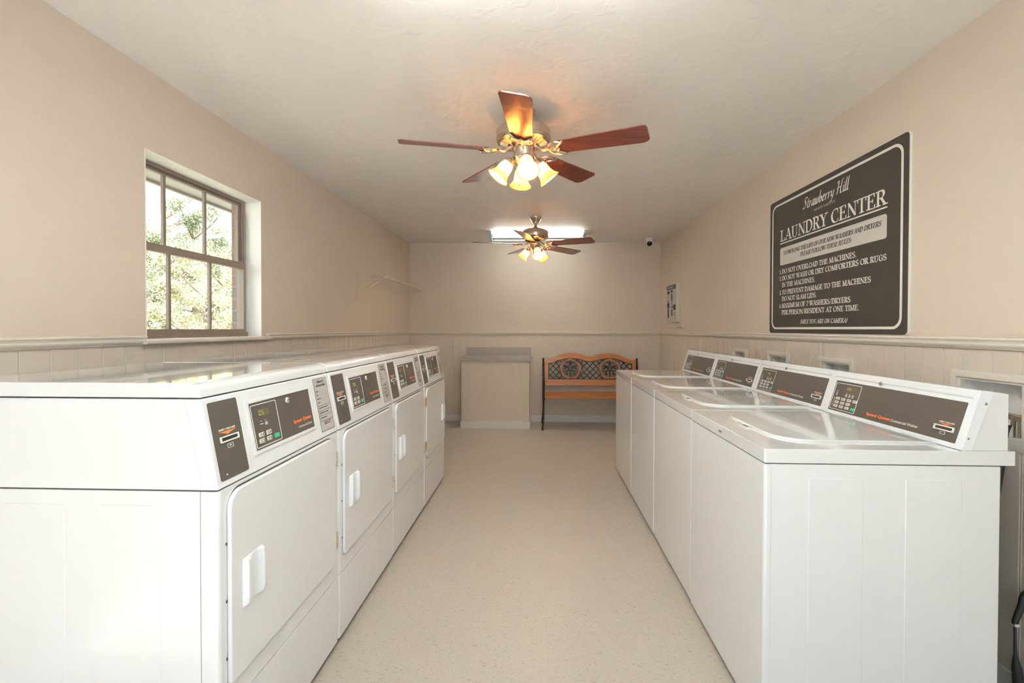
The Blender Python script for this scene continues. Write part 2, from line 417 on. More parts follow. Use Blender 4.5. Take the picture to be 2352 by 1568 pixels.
# --- a drawn roman serif alphabet: strokes swept by a broad nib
def arc(cx, cy, rx, ry, a0, a1, n=10):
    return [(cx+rx*math.cos(math.radians(a0+(a1-a0)*i/n)), cy+ry*math.sin(math.radians(a0+(a1-a0)*i/n))) for i in range(n+1)]
# each glyph: (advance, [strokes]); stroke: (weight, points, serif ends '', 'a', 'b', 'ab')
T, H_ = 1.0, 0.28
G = {
 'A': (.76, [(H_, [(.10, 0), (.40, 1)], 'a'), (T, [(.38, 1), (.66, 0)], 'b'), (H_, [(.19, .34), (.56, .34)], '')]),
 'B': (.66, [(T, [(.16, 0), (.16, 1)], 'ab'), (H_, [(.16, 1), (.36, 1)], ''), (H_, [(.16, .53), (.38, .53)], ''), (H_, [(.16, 0), (.38, 0)], ''), (.9, arc(.36, .765, .18, .235, 90, -90), ''), (T, arc(.38, .265, .20, .265, 90, -90), '')]),
 'C': (.72, [(T, arc(.42, .5, .32, .5, 60, 300, 16), ''), (H_, [(.60, .95), (.62, .70)], ''), (H_, [(.57, .06), (.64, .24)], '')]),
 'D': (.76, [(T, [(.16, 0), (.16, 1)], 'ab'), (H_, [(.16, 1), (.34, 1)], ''), (H_, [(.16, 0), (.34, 0)], ''), (T, arc(.33, .5, .33, .5, 90, -90, 14), '')]),
 'E': (.64, [(T, [(.16, 0), (.16, 1)], 'ab'), (H_, [(.16, .985), (.54, .985)], ''), (H_, [(.16, .52), (.44, .52)], ''), (H_, [(.16, .015), (.56, .015)], ''), (.5, [(.53, 1), (.54, .78)], ''), (.5, [(.43, .62), (.43, .42)], ''), (.5, [(.55, 0), (.57, .24)], '')]),
 'F': (.60, [(T, [(.16, 0), (.16, 1)], 'ab'), (H_, [(.16, .985), (.52, .985)], ''), (H_, [(.16, .50), (.42, .50)], ''), (.5, [(.51, 1), (.52, .76)], ''), (.5, [(.41, .60), (.41, .40)], '')]),
 'G': (.78, [(T, arc(.42, .5, .32, .5, 60, 300, 16), ''), (T, [(.62, .06), (.62, .42)], 'b'), (H_, [(.60, .95), (.62, .70)], '')]),
 'H': (.80, [(T, [(.16, 0), (.16, 1)], 'ab'), (T, [(.64, 0), (.64, 1)], 'ab'), (H_, [(.16, .52), (.64, .52)], '')]),
 'I': (.34, [(T, [(.17, 0), (.17, 1)], 'ab')]),
 'J': (.44, [(T, [(.26, .1), (.26, 1)], 'b'), (H_, arc(.14, .1, .12, .14, 0, -150, 6), '')]),
 'K': (.74, [(T, [(.16, 0), (.16, 1)], 'ab'), (H_, [(.18, .40), (.58, 1)], 'b'), (T, [(.32, .58), (.62, 0)], 'b')]),
 'L': (.60, [(T, [(.16, 0), (.16, 1)], 'ab'), (H_, [(.16, .015), (.52, .015)], ''), (.5, [(.52, 0), (.54, .26)], '')]),
 'M': (.94, [(H_, [(.14, 0), (.16, 1)], 'a'), (T, [(.15, 1), (.45, .05)], ''), (H_, [(.45, .05), (.75, 1)], ''), (T, [(.77, 0), (.77, 1)], 'ab')]),
 'N': (.80, [(H_, [(.14, 0), (.14, 1)], 'a'), (T, [(.13, 1), (.66, .02)], ''), (H_, [(.66, 0), (.66, 1)], 'b')]),
 'O': (.80, [(T, arc(.40, .5, .32, .5, 0, 360, 24), '')]),
 'P': (.62, [(T, [(.16, 0), (.16, 1)], 'ab'), (H_, [(.16, 1), (.34, 1)], ''), (H_, [(.16, .46), (.34, .46)], ''), (T, arc(.33, .73, .20, .27, 90, -90), '')]),
 'R': (.72, [(T, [(.16, 0), (.16, 1)], 'ab'), (H_, [(.16, 1), (.34, 1)], ''), (H_, [(.16, .50), (.36, .50)], ''), (T, arc(.34, .75, .19, .25, 90, -90), ''), (T, [(.36, .50), (.62, 0)], 'b')]),
 'S': (.56, [(T, arc(.28, .74, .19, .26, 50, 200, 8)+[(.28, .50)]+arc(.28, .26, .20, .26, 30, -140, 8), ''), (H_, [(.44, .98), (.45, .74)], ''), (H_, [(.09, .26), (.10, .02)], '')]),
 'T': (.68, [(T, [(.34, 0), (.34, 1)], 'a'), (H_, [(.06, .985), (.62, .985)], ''), (.5, [(.06, 1), (.04, .76)], ''), (.5, [(.62, 1), (.64, .76)], '')]),
 'U': (.78, [(T, [(.17, 1), (.17, .30)], 'a'), (.6, arc(.39, .30, .22, .30, 180, 360), ''), (H_, [(.61, .30), (.61, 1)], 'b')]),
 'V': (.74, [(T, [(.10, 1), (.38, 0)], 'a'), (H_, [(.38, 0), (.64, 1)], 'b')]),
 'W': (1.04, [(T, [(.08, 1), (.32, 0)], 'a'), (H_, [(.32, 0), (.52, .9)], ''), (T, [(.46, 1), (.72, 0)], 'a'), (H_, [(.72, 0), (.96, 1)], 'b')]),
 'X': (.72, [(T, [(.12, 1), (.60, 0)], 'ab'), (H_, [(.60, 1), (.12, 0)], 'ab')]),
 'Y': (.70, [(T, [(.10, 1), (.35, .48)], 'a'), (H_, [(.35, .48), (.60, 1)], 'b'), (T, [(.35, 0), (.35, .48)], 'a')]),
 '1': (.44, [(T, [(.24, 0), (.24, 1)], 'a'), (H_, [(.24, 1), (.10, .86)], '')]),
 '2': (.54, [(T, arc(.27, .74, .18, .26, 170, -20, 8)+[(.10, .03)], ''), (.6, [(.10, .04), (.46, .04)], '')]),
 '3': (.54, [(T, arc(.26, .76, .16, .24, 150, -90, 8), ''), (T, arc(.26, .27, .19, .27, 90, -150, 9), '')]),
 '4': (.56, [(T, [(.36, 0), (.36, 1)], 'a'), (H_, [(.36, 1), (.06, .30)], ''), (H_, [(.06, .28), (.50, .28)], '')]),
 '.': (.26, [(1.2, [(.12, .01), (.12, .09)], '')]), ':': (.28, [(1.2, [(.14, .05), (.14, .14)], ''), (1.2, [(.14, .5), (.14, .6)], '')]),
 '!': (.34, [(T, [(.17, .28), (.17, 1)], ''), (1.2, [(.17, .0), (.17, .09)], '')]), '/': (.44, [(H_, [(.04, -.05), (.40, 1.02)], '')]),
 ' ': (.30, []),
}
# italic chancery letters for the estate name
S_ = {
 'S': (.62, [(T, [(.56, .90), (.44, 1.0), (.28, .96), (.22, .78), (.36, .56), (.44, .34), (.34, .10), (.14, .02), (.02, .12)], '')]),
 't': (.34, [(T, [(.20, .78), (.12, .30), (.12, .08), (.20, .0), (.30, .06)], ''), (.5, [(.04, .52), (.32, .54)], '')]),
 'r': (.40, [(T, [(.04, .44), (.12, .52), (.10, .0)], ''), (.7, [(.10, .26), (.24, .48), (.38, .50)], '')]),
 'a': (.46, [(T, [(.38, .50), (.22, .52), (.08, .34), (.06, .10), (.16, .0), (.28, .12), (.37, .50)], ''), (T, [(.37, .50), (.32, .12), (.36, .0), (.46, .08)], '')]),
 'w': (.66, [(T, [(.02, .46), (.12, .52), (.08, .14), (.16, .0), (.28, .08), (.34, .50)], ''), (T, [(.34, .50), (.30, .10), (.40, .0), (.54, .14), (.60, .52)], '')]),
 'b': (.46, [(T, [(.16, 1.02), (.06, .10), (.18, .0), (.34, .12), (.38, .36), (.28, .50), (.12, .34)], '')]),
 'e': (.42, [(T, [(.08, .26), (.30, .34), (.30, .48), (.18, .52), (.06, .30), (.08, .06), (.20, .0), (.36, .10)], '')]),
 'y': (.48, [(T, [(.04, .46), (.12, .52), (.10, .14), (.20, .04), (.34, .16)], ''), (T, [(.42, .52), (.32, .0), (.18, -.32), (-.02, -.36)], '')]),
 'H': (.86, [(T, [(.06, .90), (.18, 1.02), (.30, .98), (.18, .06), (.08, .0)], ''), (T, [(.86, 1.10), (.70, 1.0), (.60, .5), (.58, .08), (.68, .0), (.78, .06)], ''), (.6, [(.10, .46), (.40, .52), (.68, .50)], '')]),
 'i': (.24, [(T, [(.04, .46), (.12, .52), (.08, .10), (.14, .0), (.24, .08)], ''), (T, [(.14, .68), (.16, .74)], '')]),
 'l': (.26, [(T, [(.20, 1.06), (.14, .80), (.08, .10), (.14, .0), (.24, .08)], '')]),
 ' ': (.26, []),
}
def letters(name, body, x, y, h, o, u, v, n, m, parent, width=None, w=0.13, nib=18, thin=0.035, table=G, shear=0.0, align='L', off=0.0012, mb=None):
    tot = sum(table[c][0] for c in body)*h
    sx = width/tot if width else 1.0
    if align == 'C': x = x-tot*sx/2
    o, u, v, n = Vector(o), Vector(u).normalized(), Vector(v).normalized(), Vector(n).normalized()
    own = mb is None
    if own: mb = MB()
    na = math.radians(nib); cx = x
    lay = [0]
    def q(p): return o+u*p[0]+v*p[1]+n*(off+1.4e-5*(lay[0] % 24))
    def quad(a, b, c, d):
        lay[0] += 1
        A = [a, b, c, d]
        ar = sum(A[i][0]*A[(i+1) % 4][1]-A[(i+1) % 4][0]*A[i][1] for i in range(4))
        if abs(ar) < 1e-10: return
        if ar < 0: A = A[::-1]
        mb.flat([q(p) for p in A])
    def line(p0, p1, wd):
        d = (p1[0]-p0[0], p1[1]-p0[1]); L_ = math.hypot(*d)
        if L_ < 1e-9: return
        px, py = -d[1]/L_*wd/2, d[0]/L_*wd/2; ex, ey = d[0]/L_*wd*.35, d[1]/L_*wd*.35
        quad((p0[0]+px-ex, p0[1]+py-ey), (p0[0]-px-ex, p0[1]-py-ey), (p1[0]-px+ex, p1[1]-py+ey), (p1[0]+px+ex, p1[1]+py+ey))
    for ch in body:
        adv, strokes = table[ch]
        for wt, pts, ser in strokes:
            P = [(cx+(px+shear*py)*h*sx, y+py*h) for px, py in pts]
            hw = w*h*wt/2; nx, ny = hw*math.cos(na), hw*math.sin(na)
            th = thin*h*(1.0 if wt < .95 else 1.0)
            for p0, p1 in zip(P, P[1:]):
                if wt > .45: quad((p0[0]-nx, p0[1]-ny), (p1[0]-nx, p1[1]-ny), (p1[0]+nx, p1[1]+ny), (p0[0]+nx, p0[1]+ny))
                line(p0, p1, max(th, thin*h))
            for e in ser:
                p = P[0] if e == 'a' else P[-1]
                yy = p[1]+(thin*h/2 if p[1] < y+h/2 else -thin*h/2)
                r_ = max(hw, w*h*.3)+.085*h*sx
                line((p[0]-r_, yy), (p[0]+r_, yy), thin*h*1.1)
        cx += adv*h*sx
    if own:
        return mb.build(name, m, parent, flat=True)

# ------------------------------------------------------------------ room dimensions (metres)
XL, XR, YB, ZC = -1.812, 1.673, 6.315, 2.481
YF = -1.35
CAMZ = 1.288

# floor
fl = MB().box(XL, XR, YF, YB, -0.05, 0.0).build('floor', M['floor']); struct(fl, 'beige flecked vinyl tile floor')
ce = MB().box(XL-0.12, XR+0.12, YF-0.12, YB+0.12, ZC, ZC+0.25).build('ceiling', M['ceiling']); struct(ce, 'cream knock-down textured ceiling')

# left wall with the window opening
WY0, WY1, WZ0, WZ1 = 2.034, 2.908, 1.232, 2.113
mb = MB()
XO = XL-0.145
mb.box(XO, XL, YF, WY0, 0, ZC).box(XO, XL, WY1, YB, 0, ZC).box(XO, XL, WY0, WY1, 0, WZ0).box(XO, XL, WY0, WY1, WZ1, ZC)
wl = mb.build('wall_left', M['wall']); struct(wl, 'beige painted wall with window')
wr = MB().box(XR, XR+0.12, YF, YB, 0, ZC)
# the supply boxes are let into the wall: openings are cut by building the wall round them
wr.bm.free()
BOXES = [(3.675, 3.94), (3.063, 3.353), (2.446, 2.748), (1.575, 1.883)]   # outer trim ranges in Y
OZ0, OZ1 = 0.90, 1.098
mb = MB()
opens = sorted([(a+0.038, b-0.038) for a, b in BOXES])
mb.box(XR, XR+0.12, YF, YB, 0, OZ0); mb.box(XR, XR+0.12, YF, YB, OZ1, ZC)
yy = YF
for a, b in opens:
    mb.box(XR, XR+0.12, yy, a, OZ0, OZ1); yy = b
mb.box(XR, XR+0.12, yy, YB, OZ0, OZ1)
wr = mb.build('wall_right', M['wall']); struct(wr, 'beige painted wall with sign')
wb = MB().box(XL-0.12, XR+0.12, YB, YB+0.12, 0, ZC).build('wall_back', M['wall']); struct(wb, 'beige painted end wall')
# unseen wall behind the photographer; glazed entrance made wide and tall for daylight
DX0, DX1, DZ1 = -1.60, 1.45, 2.36
mb = MB(); mb.box(XL-0.12, DX0, YF-0.12, YF, 0, ZC).box(DX1, XR+0.12, YF-0.12, YF, 0, ZC).box(DX0, DX1, YF-0.12, YF, DZ1, ZC)
wf = mb.build('wall_front', M['wall']); struct(wf)
for i, (a, b) in enumerate(((DX0, (DX0+DX1)/2), ((DX0+DX1)/2, DX1))):
    fr = MB(); y0, y1 = YF-0.08, YF-0.04
    fr.box(a, a+0.05, y0, y1, 0, DZ1).box(b-0.05, b, y0, y1, 0, DZ1).box(a+0.05, b-0.05, y0, y1, 0, 0.12).box(a+0.05, b-0.05, y0, y1, DZ1-0.06, DZ1)
    d = fr.build('door_%d' % (i+1), M['sash']); struct(d)
    MB().box(a+0.05, b-0.05, YF-0.062, YF-0.058, 0.12, DZ1-0.06).build('pane', M['tinted'], d)

# tongue and groove wainscot: boards 102 mm wide, V grooves
def wainscot(name, parent, fixed, sign, t0, t1, phase, axis, z1=1.214, holes=(), gd=0.004):
    mb = MB(); W_ = 0.1016; g = 0.003; d = 0.008
    k = math.floor((t0-phase)/W_); s = phase+k*W_
    def board(a, b, za, zb):
        if b-a < 0.004: return
        pr = [(a, 0), (a, d-gd), (a+g, d), (b-g, d), (b, d-gd), (b, 0)]
        n = len(pr)
        def P(p, z): return (fixed+sign*p[1], p[0], z) if axis == 'y' else (p[0], fixed+sign*p[1], z)
        v, f = mb._faces([P(p, za) for p in pr]+[P(p, zb) for p in pr], [tuple(range(n)), tuple(range(n, 2*n))]+[(i, (i+1) % n, n+(i+1) % n, n+i) for i in range(n)])
        bmesh.ops.recalc_face_normals(mb.bm, faces=f)
    while s < t1:
        a, b = max(s, t0), min(s+W_, t1)
        hs = [h for h in holes if h[0] < b-1e-4 and h[1] > a+1e-4]
        if not hs: board(a, b, 0.0, z1)
        else:
            h = hs[0]
            if h[0] > a+1e-4: board(a, h[0], 0, z1)
            if h[1] < b-1e-4: board(h[1], b, 0, z1)
            board(max(a, h[0]), min(b, h[1]), 0, h[2]); board(max(a, h[0]), min(b, h[1]), h[3], z1)
        s += W_
    o = mb.build(name, M['wains'], parent, sharp=0.3, flat=True); return o
wainscot('wainscot', wl, XL, 1, YF, YB, 1.514, 'y')
wainscot('wainscot', wr, XR, -1, YF, YB, 2.841, 'y', holes=[(a, b, OZ0, OZ1) for a, b in opens])
wainscot('wainscot', wb, YB, -1, XL+0.009, XR-0.009, -1.39, 'x', gd=0.0012)

# chair rails and baseboards
RAIL = [(0, 0), (0.010, 0.0), (0.012, 0.006), (0.020, 0.010), (0.022, 0.018), (0.014, 0.024), (0.018, 0.032), (0.024, 0.036), (0.022, 0.043), (0.010, 0.046), (0, 0.046)]
def railY(name, x, sgn, y0, y1, z, prof, m):
    return struct(MB().prism([(x+sgn*p[0], z+p[1]) for p in prof], 'y', y0, y1).build(name, m, sharp=0.9))
R = [(p[0]+0.006, p[1]) for p in RAIL]; R[0] = (0, 0); R[-1] = (0, RAIL[-1][1])
railY('trim_1', XL, 1, YF, 2.012, 1.210, R, M['trim'])
railY('trim_2', XL, 1, 2.955, YB, 1.210, R, M['trim'])
railY('trim_3', XR, -1, YF, YB, 1.216, R, M['trim'])
struct(MB().prism([(YB-p[0], 1.207+p[1]*0.85) for p in R], 'x', XL+0.02, XR-0.02).build('trim_4', M['trim'], sharp=0.9))
BB = [(0, 0), (0.018, 0), (0.018, 0.078), (0.012, 0.087), (0, 0.087)]
railY('baseboard_left', XL, 1, YF, YB, 0, BB, M['base']); railY('baseboard_right', XR, -1, YF, YB, 0, BB, M['base'])
struct(MB().prism([(YB-p[0], p[1]) for p in BB], 'x', XL+0.018, XR-0.018).build('baseboard_back', M['base']))
# corner battens where the boards meet
for i, x in enumerate((XL+0.012, XR-0.012)):
    struct(MB().box(x-0.008, x+0.008, YB-0.020, YB-0.004, 0.088, 1.206, 0.003).build('trim_%d' % (5+i), M['wains']))

# ------------------------------------------------------------------ window
def ringbox(mb, x0, x1, y0, y1, z0, z1, wy, wz0, wz1):
    mb.box(x0, x1, y0, y0+wy, z0, z1, 0.002).box(x0, x1, y1-wy, y1, z0, z1, 0.002)
    mb.box(x0, x1, y0+wy, y1-wy, z0, z0+wz0, 0.002).box(x0, x1, y0+wy, y1-wy, z1-wz1, z1, 0.002)
mb = MB(); ringbox(mb, -1.957, -1.915, WY0+0.004, WY1-0.008, WZ0+0.006, WZ1-0.004, 0.022, 0.030, 0.018)
win = mb.build('window_1', M['sash']); struct(win, 'bronze framed double hung window with six panes')
# plaster jamb lining
mb = MB(); t = 0.004
mb.box(-1.915, XL+0.0015, WY1-t, WY1, WZ0, WZ1).box(-1.915, XL+0.0015, WY0, WY0+t, WZ0, WZ1).box(-1.915, XL+0.0015, WY0+t, WY1-t, WZ1-t, WZ1)
mb.build('jamb', M['jamb'], win)
mb = MB().prism(rrect(-1.915, XL+0.046, 1.213, 1.236, (0.009, 0.0, 0.0, 0.009)), 'y', 1.992, 2.952, 0.002)
mb.build('sill', M['trim'], win)
def sash(name, x0, x1, y0, y1, z0, z1, st, zb, zt, mun, xg):
    m = MB(); ringbox(m, x0, x1, y0, y1, z0, z1, st, zb, zt)
    xm = (x0+x1)/2
    for my in mun: m.box(xm-0.007, xm+0.007, my-0.008, my+0.008, z0+zb, z1-zt, 0.002)
    o = m.build(name, M['sash'], win)
    MB().box(xg-0.0015, xg+0.0015, y0+st*.5, y1-st*.5, z0+zb*.5, z1-zt*.5).build('pane', M['glass'], o)
    return o
sash('upper_sash', -1.952, -1.930, 2.062, 2.872, 1.672, 2.088, 0.018, 0.022, 0.014, (2.288, 2.576), -1.944)
sash('lower_sash', -1.914, -1.892, 2.046, 2.872, 1.262, 1.706, 0.020, 0.020, 0.040, (2.272, 2.563), -1.906)
MB().box(-1.892, -1.884, 2.80, 2.83, 1.700, 1.712, 0.002).build('latch', M['sash'], win)
MB().cyl((-1.905, 2.882, 1.72), (-1.905, 2.882, 2.03), 0.005).build('spring_tube', M['sash'], win)
MB().box(-1.915, -1.885, 2.05, 2.88, 1.237, 1.262, 0.003).build('bottom_track', M['sash'], win)

# brick outer skin, eave
mb = MB(); bx0, bx1 = -2.034, -1.958
by0, by1 = 2.0, 2.945
mb.box(bx0, bx1, YF-.12, by0, 0, 2.28).box(bx0, bx1, by1, YB+.12, 0, 2.28).box(bx0, bx1, by0, by1, 0, 1.20).box(bx0, bx1, by0, by1, 2.20, 2.28)
mb.build('brick_skin', M['brick'], wl)
MB().box(bx0-0.02, bx1+.001, by0, by1, 1.17, 1.20).build('brick_sill', M['brick'], wl)
mb = MB().box(-2.55, -1.958, YF-.16, YB+.3, 2.265, 2.285).box(-2.575, -2.55, YF-.16, YB+.3, 2.245, 2.42)
ev = mb.build('trim_7', M['soffit']); struct(ev, 'white painted eave soffit outside the window')
struct(MB().prism([(-2.62, 2.43), (-2.2, 2.74), (XR+.8, 2.76), (XR+.8, 2.90), (-2.3, 2.88), (-2.62, 2.55)], 'y', YF-.16, YB+.5).build('trim_8', M['soffit']))

# ------------------------------------------------------------------ clothes dryers
DW, DXP, DY0, DPIT = 0.684, -0.807, 1.113, 0.688
SLX, SLZ0, SLZ1 = -0.044, 0.878, 1.108       # slanted control face (local x at the top)
PU, PV = Vector((0, 1, 0)), Vector((SLX, 0, SLZ1-SLZ0)).normalized()
PN = Vector((SLZ1-SLZ0, 0, -SLX)).normalized()
PO = Vector((0.0002, 0, SLZ0-0.001))
def pp(y, s, t=0.0): return PO+PU*y+PV*s+PN*t
def make_dryer(mirror=False):
    r = empty('clothes_dryer')
    # main cabinet with pressed side panels
    mb = MB(); mb.box(-0.722, -0.048, 0.001, DW-0.001, 0.025, 0.874, 0.003)
    for y, s in ((0.001, -1), (DW-0.001, 1)):
        for x0, x1 in ((-0.307, -0.151), (-0.56, -0.404)):
            mb.plate((0, y, 0), (1, 0, 0), (0, 0, 1), (0, s, 0), rrect(x0, x1, 0.10, 0.838, 0.006, 2), -0.001, 0.0014, 0.0012, 1)
    mb.build('cabinet', M['enamel'], r)
    for x in (-0.66, -0.07):
        for y in (0.05, DW-0.05): MB().cyl((x, y, 0), (x, y, 0.03), 0.02).build('foot', M['rubber'], r)
    # front panel and kick panel wrap the corner
    mb = MB().prism(rrect(-0.046, 0.0, 0.0, DW, (0.012, 0.001, 0.001, 0.012)), 'z', 0.289, 0.874, 0.0015)
    mb.build('front_panel', M['enamel'], r)
    mb = MB().prism(rrect(-0.046, 0.0, 0.0, DW, (0.012, 0.001, 0.001, 0.012)), 'z', 0.028, 0.286, 0.0015)
    mb.build('kick_panel', M['enamel'], r)
    MB().box(-0.7, -0.006, 0.006, DW-0.006, 0.27, 0.31).build('kick_seam_shade', M['gap'], r)  # dark filler painted as the shade inside the panel seams
    MB().box(-0.7, -0.006, 0.006, DW-0.006, 0.86, 0.90).build('panel_seam_shade', M['gap'], r)
    # control housing
    pr = [(-0.722, 0.877), (0.0, 0.877), (SLX, 1.108), (-0.722, 1.108)]
    mb = MB().prism(pr, 'y', 0.0, DW, 0.0045, 3)
    mb.plate((0, 0.0, 0), (1, 0, 0), (0, 0, 1), (0, -1, 0), [(-0.0415, 0.882), (-0.0395, 0.882), (SLX-0.0395, 1.104), (SLX-0.0415, 1.104)], -0.001, 0.0012)
    ch = mb.build('control_housing', M['enamel'], r)
    # top
    pr = [(-0.745, 1.111), (SLX-0.001, 1.111), (SLX-0.006, 1.132), (SLX-0.016, 1.143), (SLX-0.036, 1.1485), (-0.735, 1.1485), (-0.745, 1.140)]
    MB().prism(pr, 'y', 0.001, DW-0.001, 0.0045, 3, 0.25).build('top_panel', M['enamel_top'], r)
    # card reader plate
    cp = MB().plate(PO, PU, PV, PN, rrect(0.016, 0.127, 0.017, 0.222, 0.006), -0.002, 0.0012).build('card_reader_plate', M['charcoal'], r); tag(cp, 'charcoal card reader plate', None)
    text_obj('lettering', 'INSERT CARD HERE', 0.009, pp(0.038, 0.1425), PU, PV, PN, M['white_ink'], cp, width=0.064, bold=0.0004, off=0.0018, height=0.0055)
    MB().plate(PO, PU, PV, PN, [(0.035, 0.1400), (0.107, 0.1400), (0.082, 0.1350), (0.070, 0.1305), (0.058, 0.1350)], 0.001, 0.0018).build('arrow', M['amber'], cp)
    MB().ring(PO, PU, PV, PN, rrect(0.037, 0.108, 0.112, 0.1275, 0.001, 1), rrect(0.0405, 0.1045, 0.1150, 0.1245, 0.001, 1), 0.001, 0.005).build('card_slot', M['white_ink'], cp)
    MB().plate(PO, PU, PV, PN, rrect(0.0405, 0.1045, 0.1150, 0.1245, 0.001, 1), 0.001, 0.0016).build('slot_opening', M['ink'], cp)
    MB().ring(PO, PU, PV, PN, rrect(0.061, 0.084, 0.094, 0.106, 0.001, 1), rrect(0.0622, 0.0828, 0.0952, 0.1048, 0.001, 1), 0.001, 0.0017).plate(PO, PU, PV, PN, [(0.066, 0.099), (0.079, 0.099), (0.0725, 0.103)], 0.001, 0.0018).build('card_symbol', M['white_ink'], cp)
    MB().plate(PO, PU, PV, PN, circ(0.040, 0.030, 0.0022, 10), 0.001, 0.0018).build('indicator', M['white_ink'], cp)
    # display panel in a white recess frame
    dp = MB().ring(PO, PU, PV, PN, rrect(0.160, 0.519, 0.045, 0.203, 0.004), rrect(0.170, 0.513, 0.055, 0.194, 0.003), -0.001, 0.0035).build('display_bezel', M['enamel'], r)
    dk = MB().plate(PO, PU, PV, PN, rrect(0.168, 0.515, 0.053, 0.196, 0.003), -0.001, 0.001).build('display_panel', M['charcoal'], r); tag(dk, 'charcoal display panel', None)
    MB().ring(PO, PU, PV, PN, rrect(0.177, 0.306, 0.060, 0.187, 0.005), rrect(0.1792, 0.3038, 0.0622, 0.1848, 0.0035), 0.0008, 0.0016).build('keypad_border', M['white_ink'], dk)
    MB().plate(PO, PU, PV, PN, rrect(0.208, 0.262, 0.149, 0.170, 0.002), 0.0008, 0.0015).build('readout', M['lcd'], dk)
    text_obj('digits', '25', 0.02, pp(0.2105, 0.152), PU, PV, PN, M['lcd_lit'], dk, width=0.026, height=0.015, off=0.0020)
    for (y, s) in ((0.207, 0.096), (0.244, 0.096), (0.205, 0.078), (0.242, 0.078), (0.281, 0.078)):
        g = (y > 0.27)
        MB().plate(PO, PU, PV, PN, rrect(y-0.0125, y+0.0125, s-0.0065, s+0.0065, 0.002), 0.0008, 0.0024, 0.0006, 1).build('key', M['green'] if g else M['key'], dk)
    mb = MB()
    for (y, s) in ((0.207, 0.096), (0.244, 0.096), (0.205, 0.078), (0.242, 0.078)):
        for q in (0.0025, -0.0025): mb.plate(PO, PU, PV, PN, rrect(y-0.008, y+0.003, s+q-0.0008, s+q+0.0008, 0.0003, 1), 0.0024, 0.0027)
        mb.plate(PO, PU, PV, PN, rrect(y+0.006, y+0.009, s-0.004, s+0.004, 0.0003, 1), 0.0024, 0.0027)
    mb.build('key_legend', M['ink'], dk)
    mb = MB()
    for y, s, w in ((0.217, 0.135, 0.002), (0.238, 0.135, 0.002), (0.217, 0.1265, 0.008), (0.240, 0.128, 0.006), (0.240, 0.1245, 0.007), (0.240, 0.121, 0.006)):
        mb.plate(PO, PU, PV, PN, rrect(y-w, y+w, s-0.0011, s+0.0011, 0.0004, 1), 0.0008, 0.0016)
    mb.build('status_legend', M['white_ink'], dk)
    lk = MB().lathe([(0.0, 0.006), (0.004, 0.007), (0.0075, 0.0055), (0.0100, 0.003), (0.0112, 0)], pp(0.372, 0.1745, 0.001), PN, 24).build('lock', M['chrome'], dk)
    MB().plate(pp(0.372, 0.1745, 0.0075), PU, PV, PN, rrect(-0.004, 0.004, -0.0008, 0.0008, 0.0003, 1), 0, 0.0006).build('keyhole', M['ink'], lk)
    text_obj('brand_lettering', 'Speed Queen', 0.02, pp(0.384, 0.0865), PU, PV, PN, M['orange'], dk, width=0.117, bold=0.0011, off=0.0018, height=0.0165)
    text_obj('model_lettering', 'Commercial Dryer', 0.012, pp(0.409, 0.0685), PU, PV, PN, M['white_ink'], dk, width=0.089, bold=0.0002, off=0.0018, height=0.0105)
    # instruction label
    il = MB().plate(PO, PU, PV, PN, rrect(0.558, 0.662, 0.021, 0.223, 0.002), -0.001, 0.0008).build('instruction_label', M['label_grey'], r); tag(il, 'grey operating instructions label', None)
    mb = MB().ring(PO, PU, PV, PN, rrect(0.558, 0.662, 0.021, 0.223, 0.002), rrect(0.5592, 0.6608, 0.0222, 0.2218, 0.002), 0.0006, 0.0012)
    for s in (0.118, 0.099, 0.081, 0.060): mb.plate(PO, PU, PV, PN, [(0.559, s), (0.661, s), (0.661, s+0.0012), (0.559, s+0.0012)], 0.0006, 0.0011)
    rnd = random.Random(3)
    for s, w in ((0.172, 0.018), (0.158, 0.012), (0.144, 0.030), (0.130, 0.018), (0.109, 0.07), (0.090, 0.07), (0.071, 0.05)):
        mb.plate(PO, PU, PV, PN, [(0.567, s), (0.567+w, s), (0.567+w, s+0.0028), (0.567, s+0.0028)], 0.0006, 0.0012)
    mb.build('ruling', M['ink'], il)
    text_obj('lettering', 'OPERATING', 0.012, pp(0.610, 0.2045), PU, PV, PN, M['ink'], il, width=0.052, bold=0.0004, align='CENTER', off=0.0013, height=0.0085)
    text_obj('lettering', 'INSTRUCTIONS', 0.012, pp(0.610, 0.1905), PU, PV, PN, M['ink'], il, width=0.068, bold=0.0004, align='CENTER', off=0.0013, height=0.0085)
    text_obj('lettering', 'CLEAN LINT FILTER\nAFTER EACH USE', 0.009, pp(0.585, 0.045), PU, PV, PN, M['ink'], il, width=0.055, bold=0.0003, off=0.0013, height=0.013)
    # door
    ya, yb = 0.031, 0.647
    rr = (0.055, 0.045, 0.014, 0.05)
    if mirror: rr = (0.045, 0.055, 0.05, 0.014)
    MB().plate((0, 0, 0), (0, 1, 0), (0, 0, 1), (1, 0, 0), rrect(ya+0.004, yb-0.004, 0.3530, 0.8665, rr, 8), -0.002, 0.0012).build('door_seal', M['gap'], r)  # dark plate painted as the shade in the gap round the door
    dr = MB().plate((0, 0, 0), (0, 1, 0), (0, 0, 1), (1, 0, 0), rrect(ya, yb, 0.357, 0.862, rr, 8), 0.0012, 0.011, 0.005, 3).build('door', M['enamel'], r)
    hy = (lambda y: ya+yb-y) if mirror else (lambda y: y)
    prof = [(0.076, 0.0108), (0.079, 0.019), (0.084, 0.025), (0.092, 0.0255), (0.104, 0.021), (0.120, 0.0155), (0.132, 0.0135), (0.142, 0.0165), (0.152, 0.0255), (0.159, 0.025), (0.163, 0.0108)]
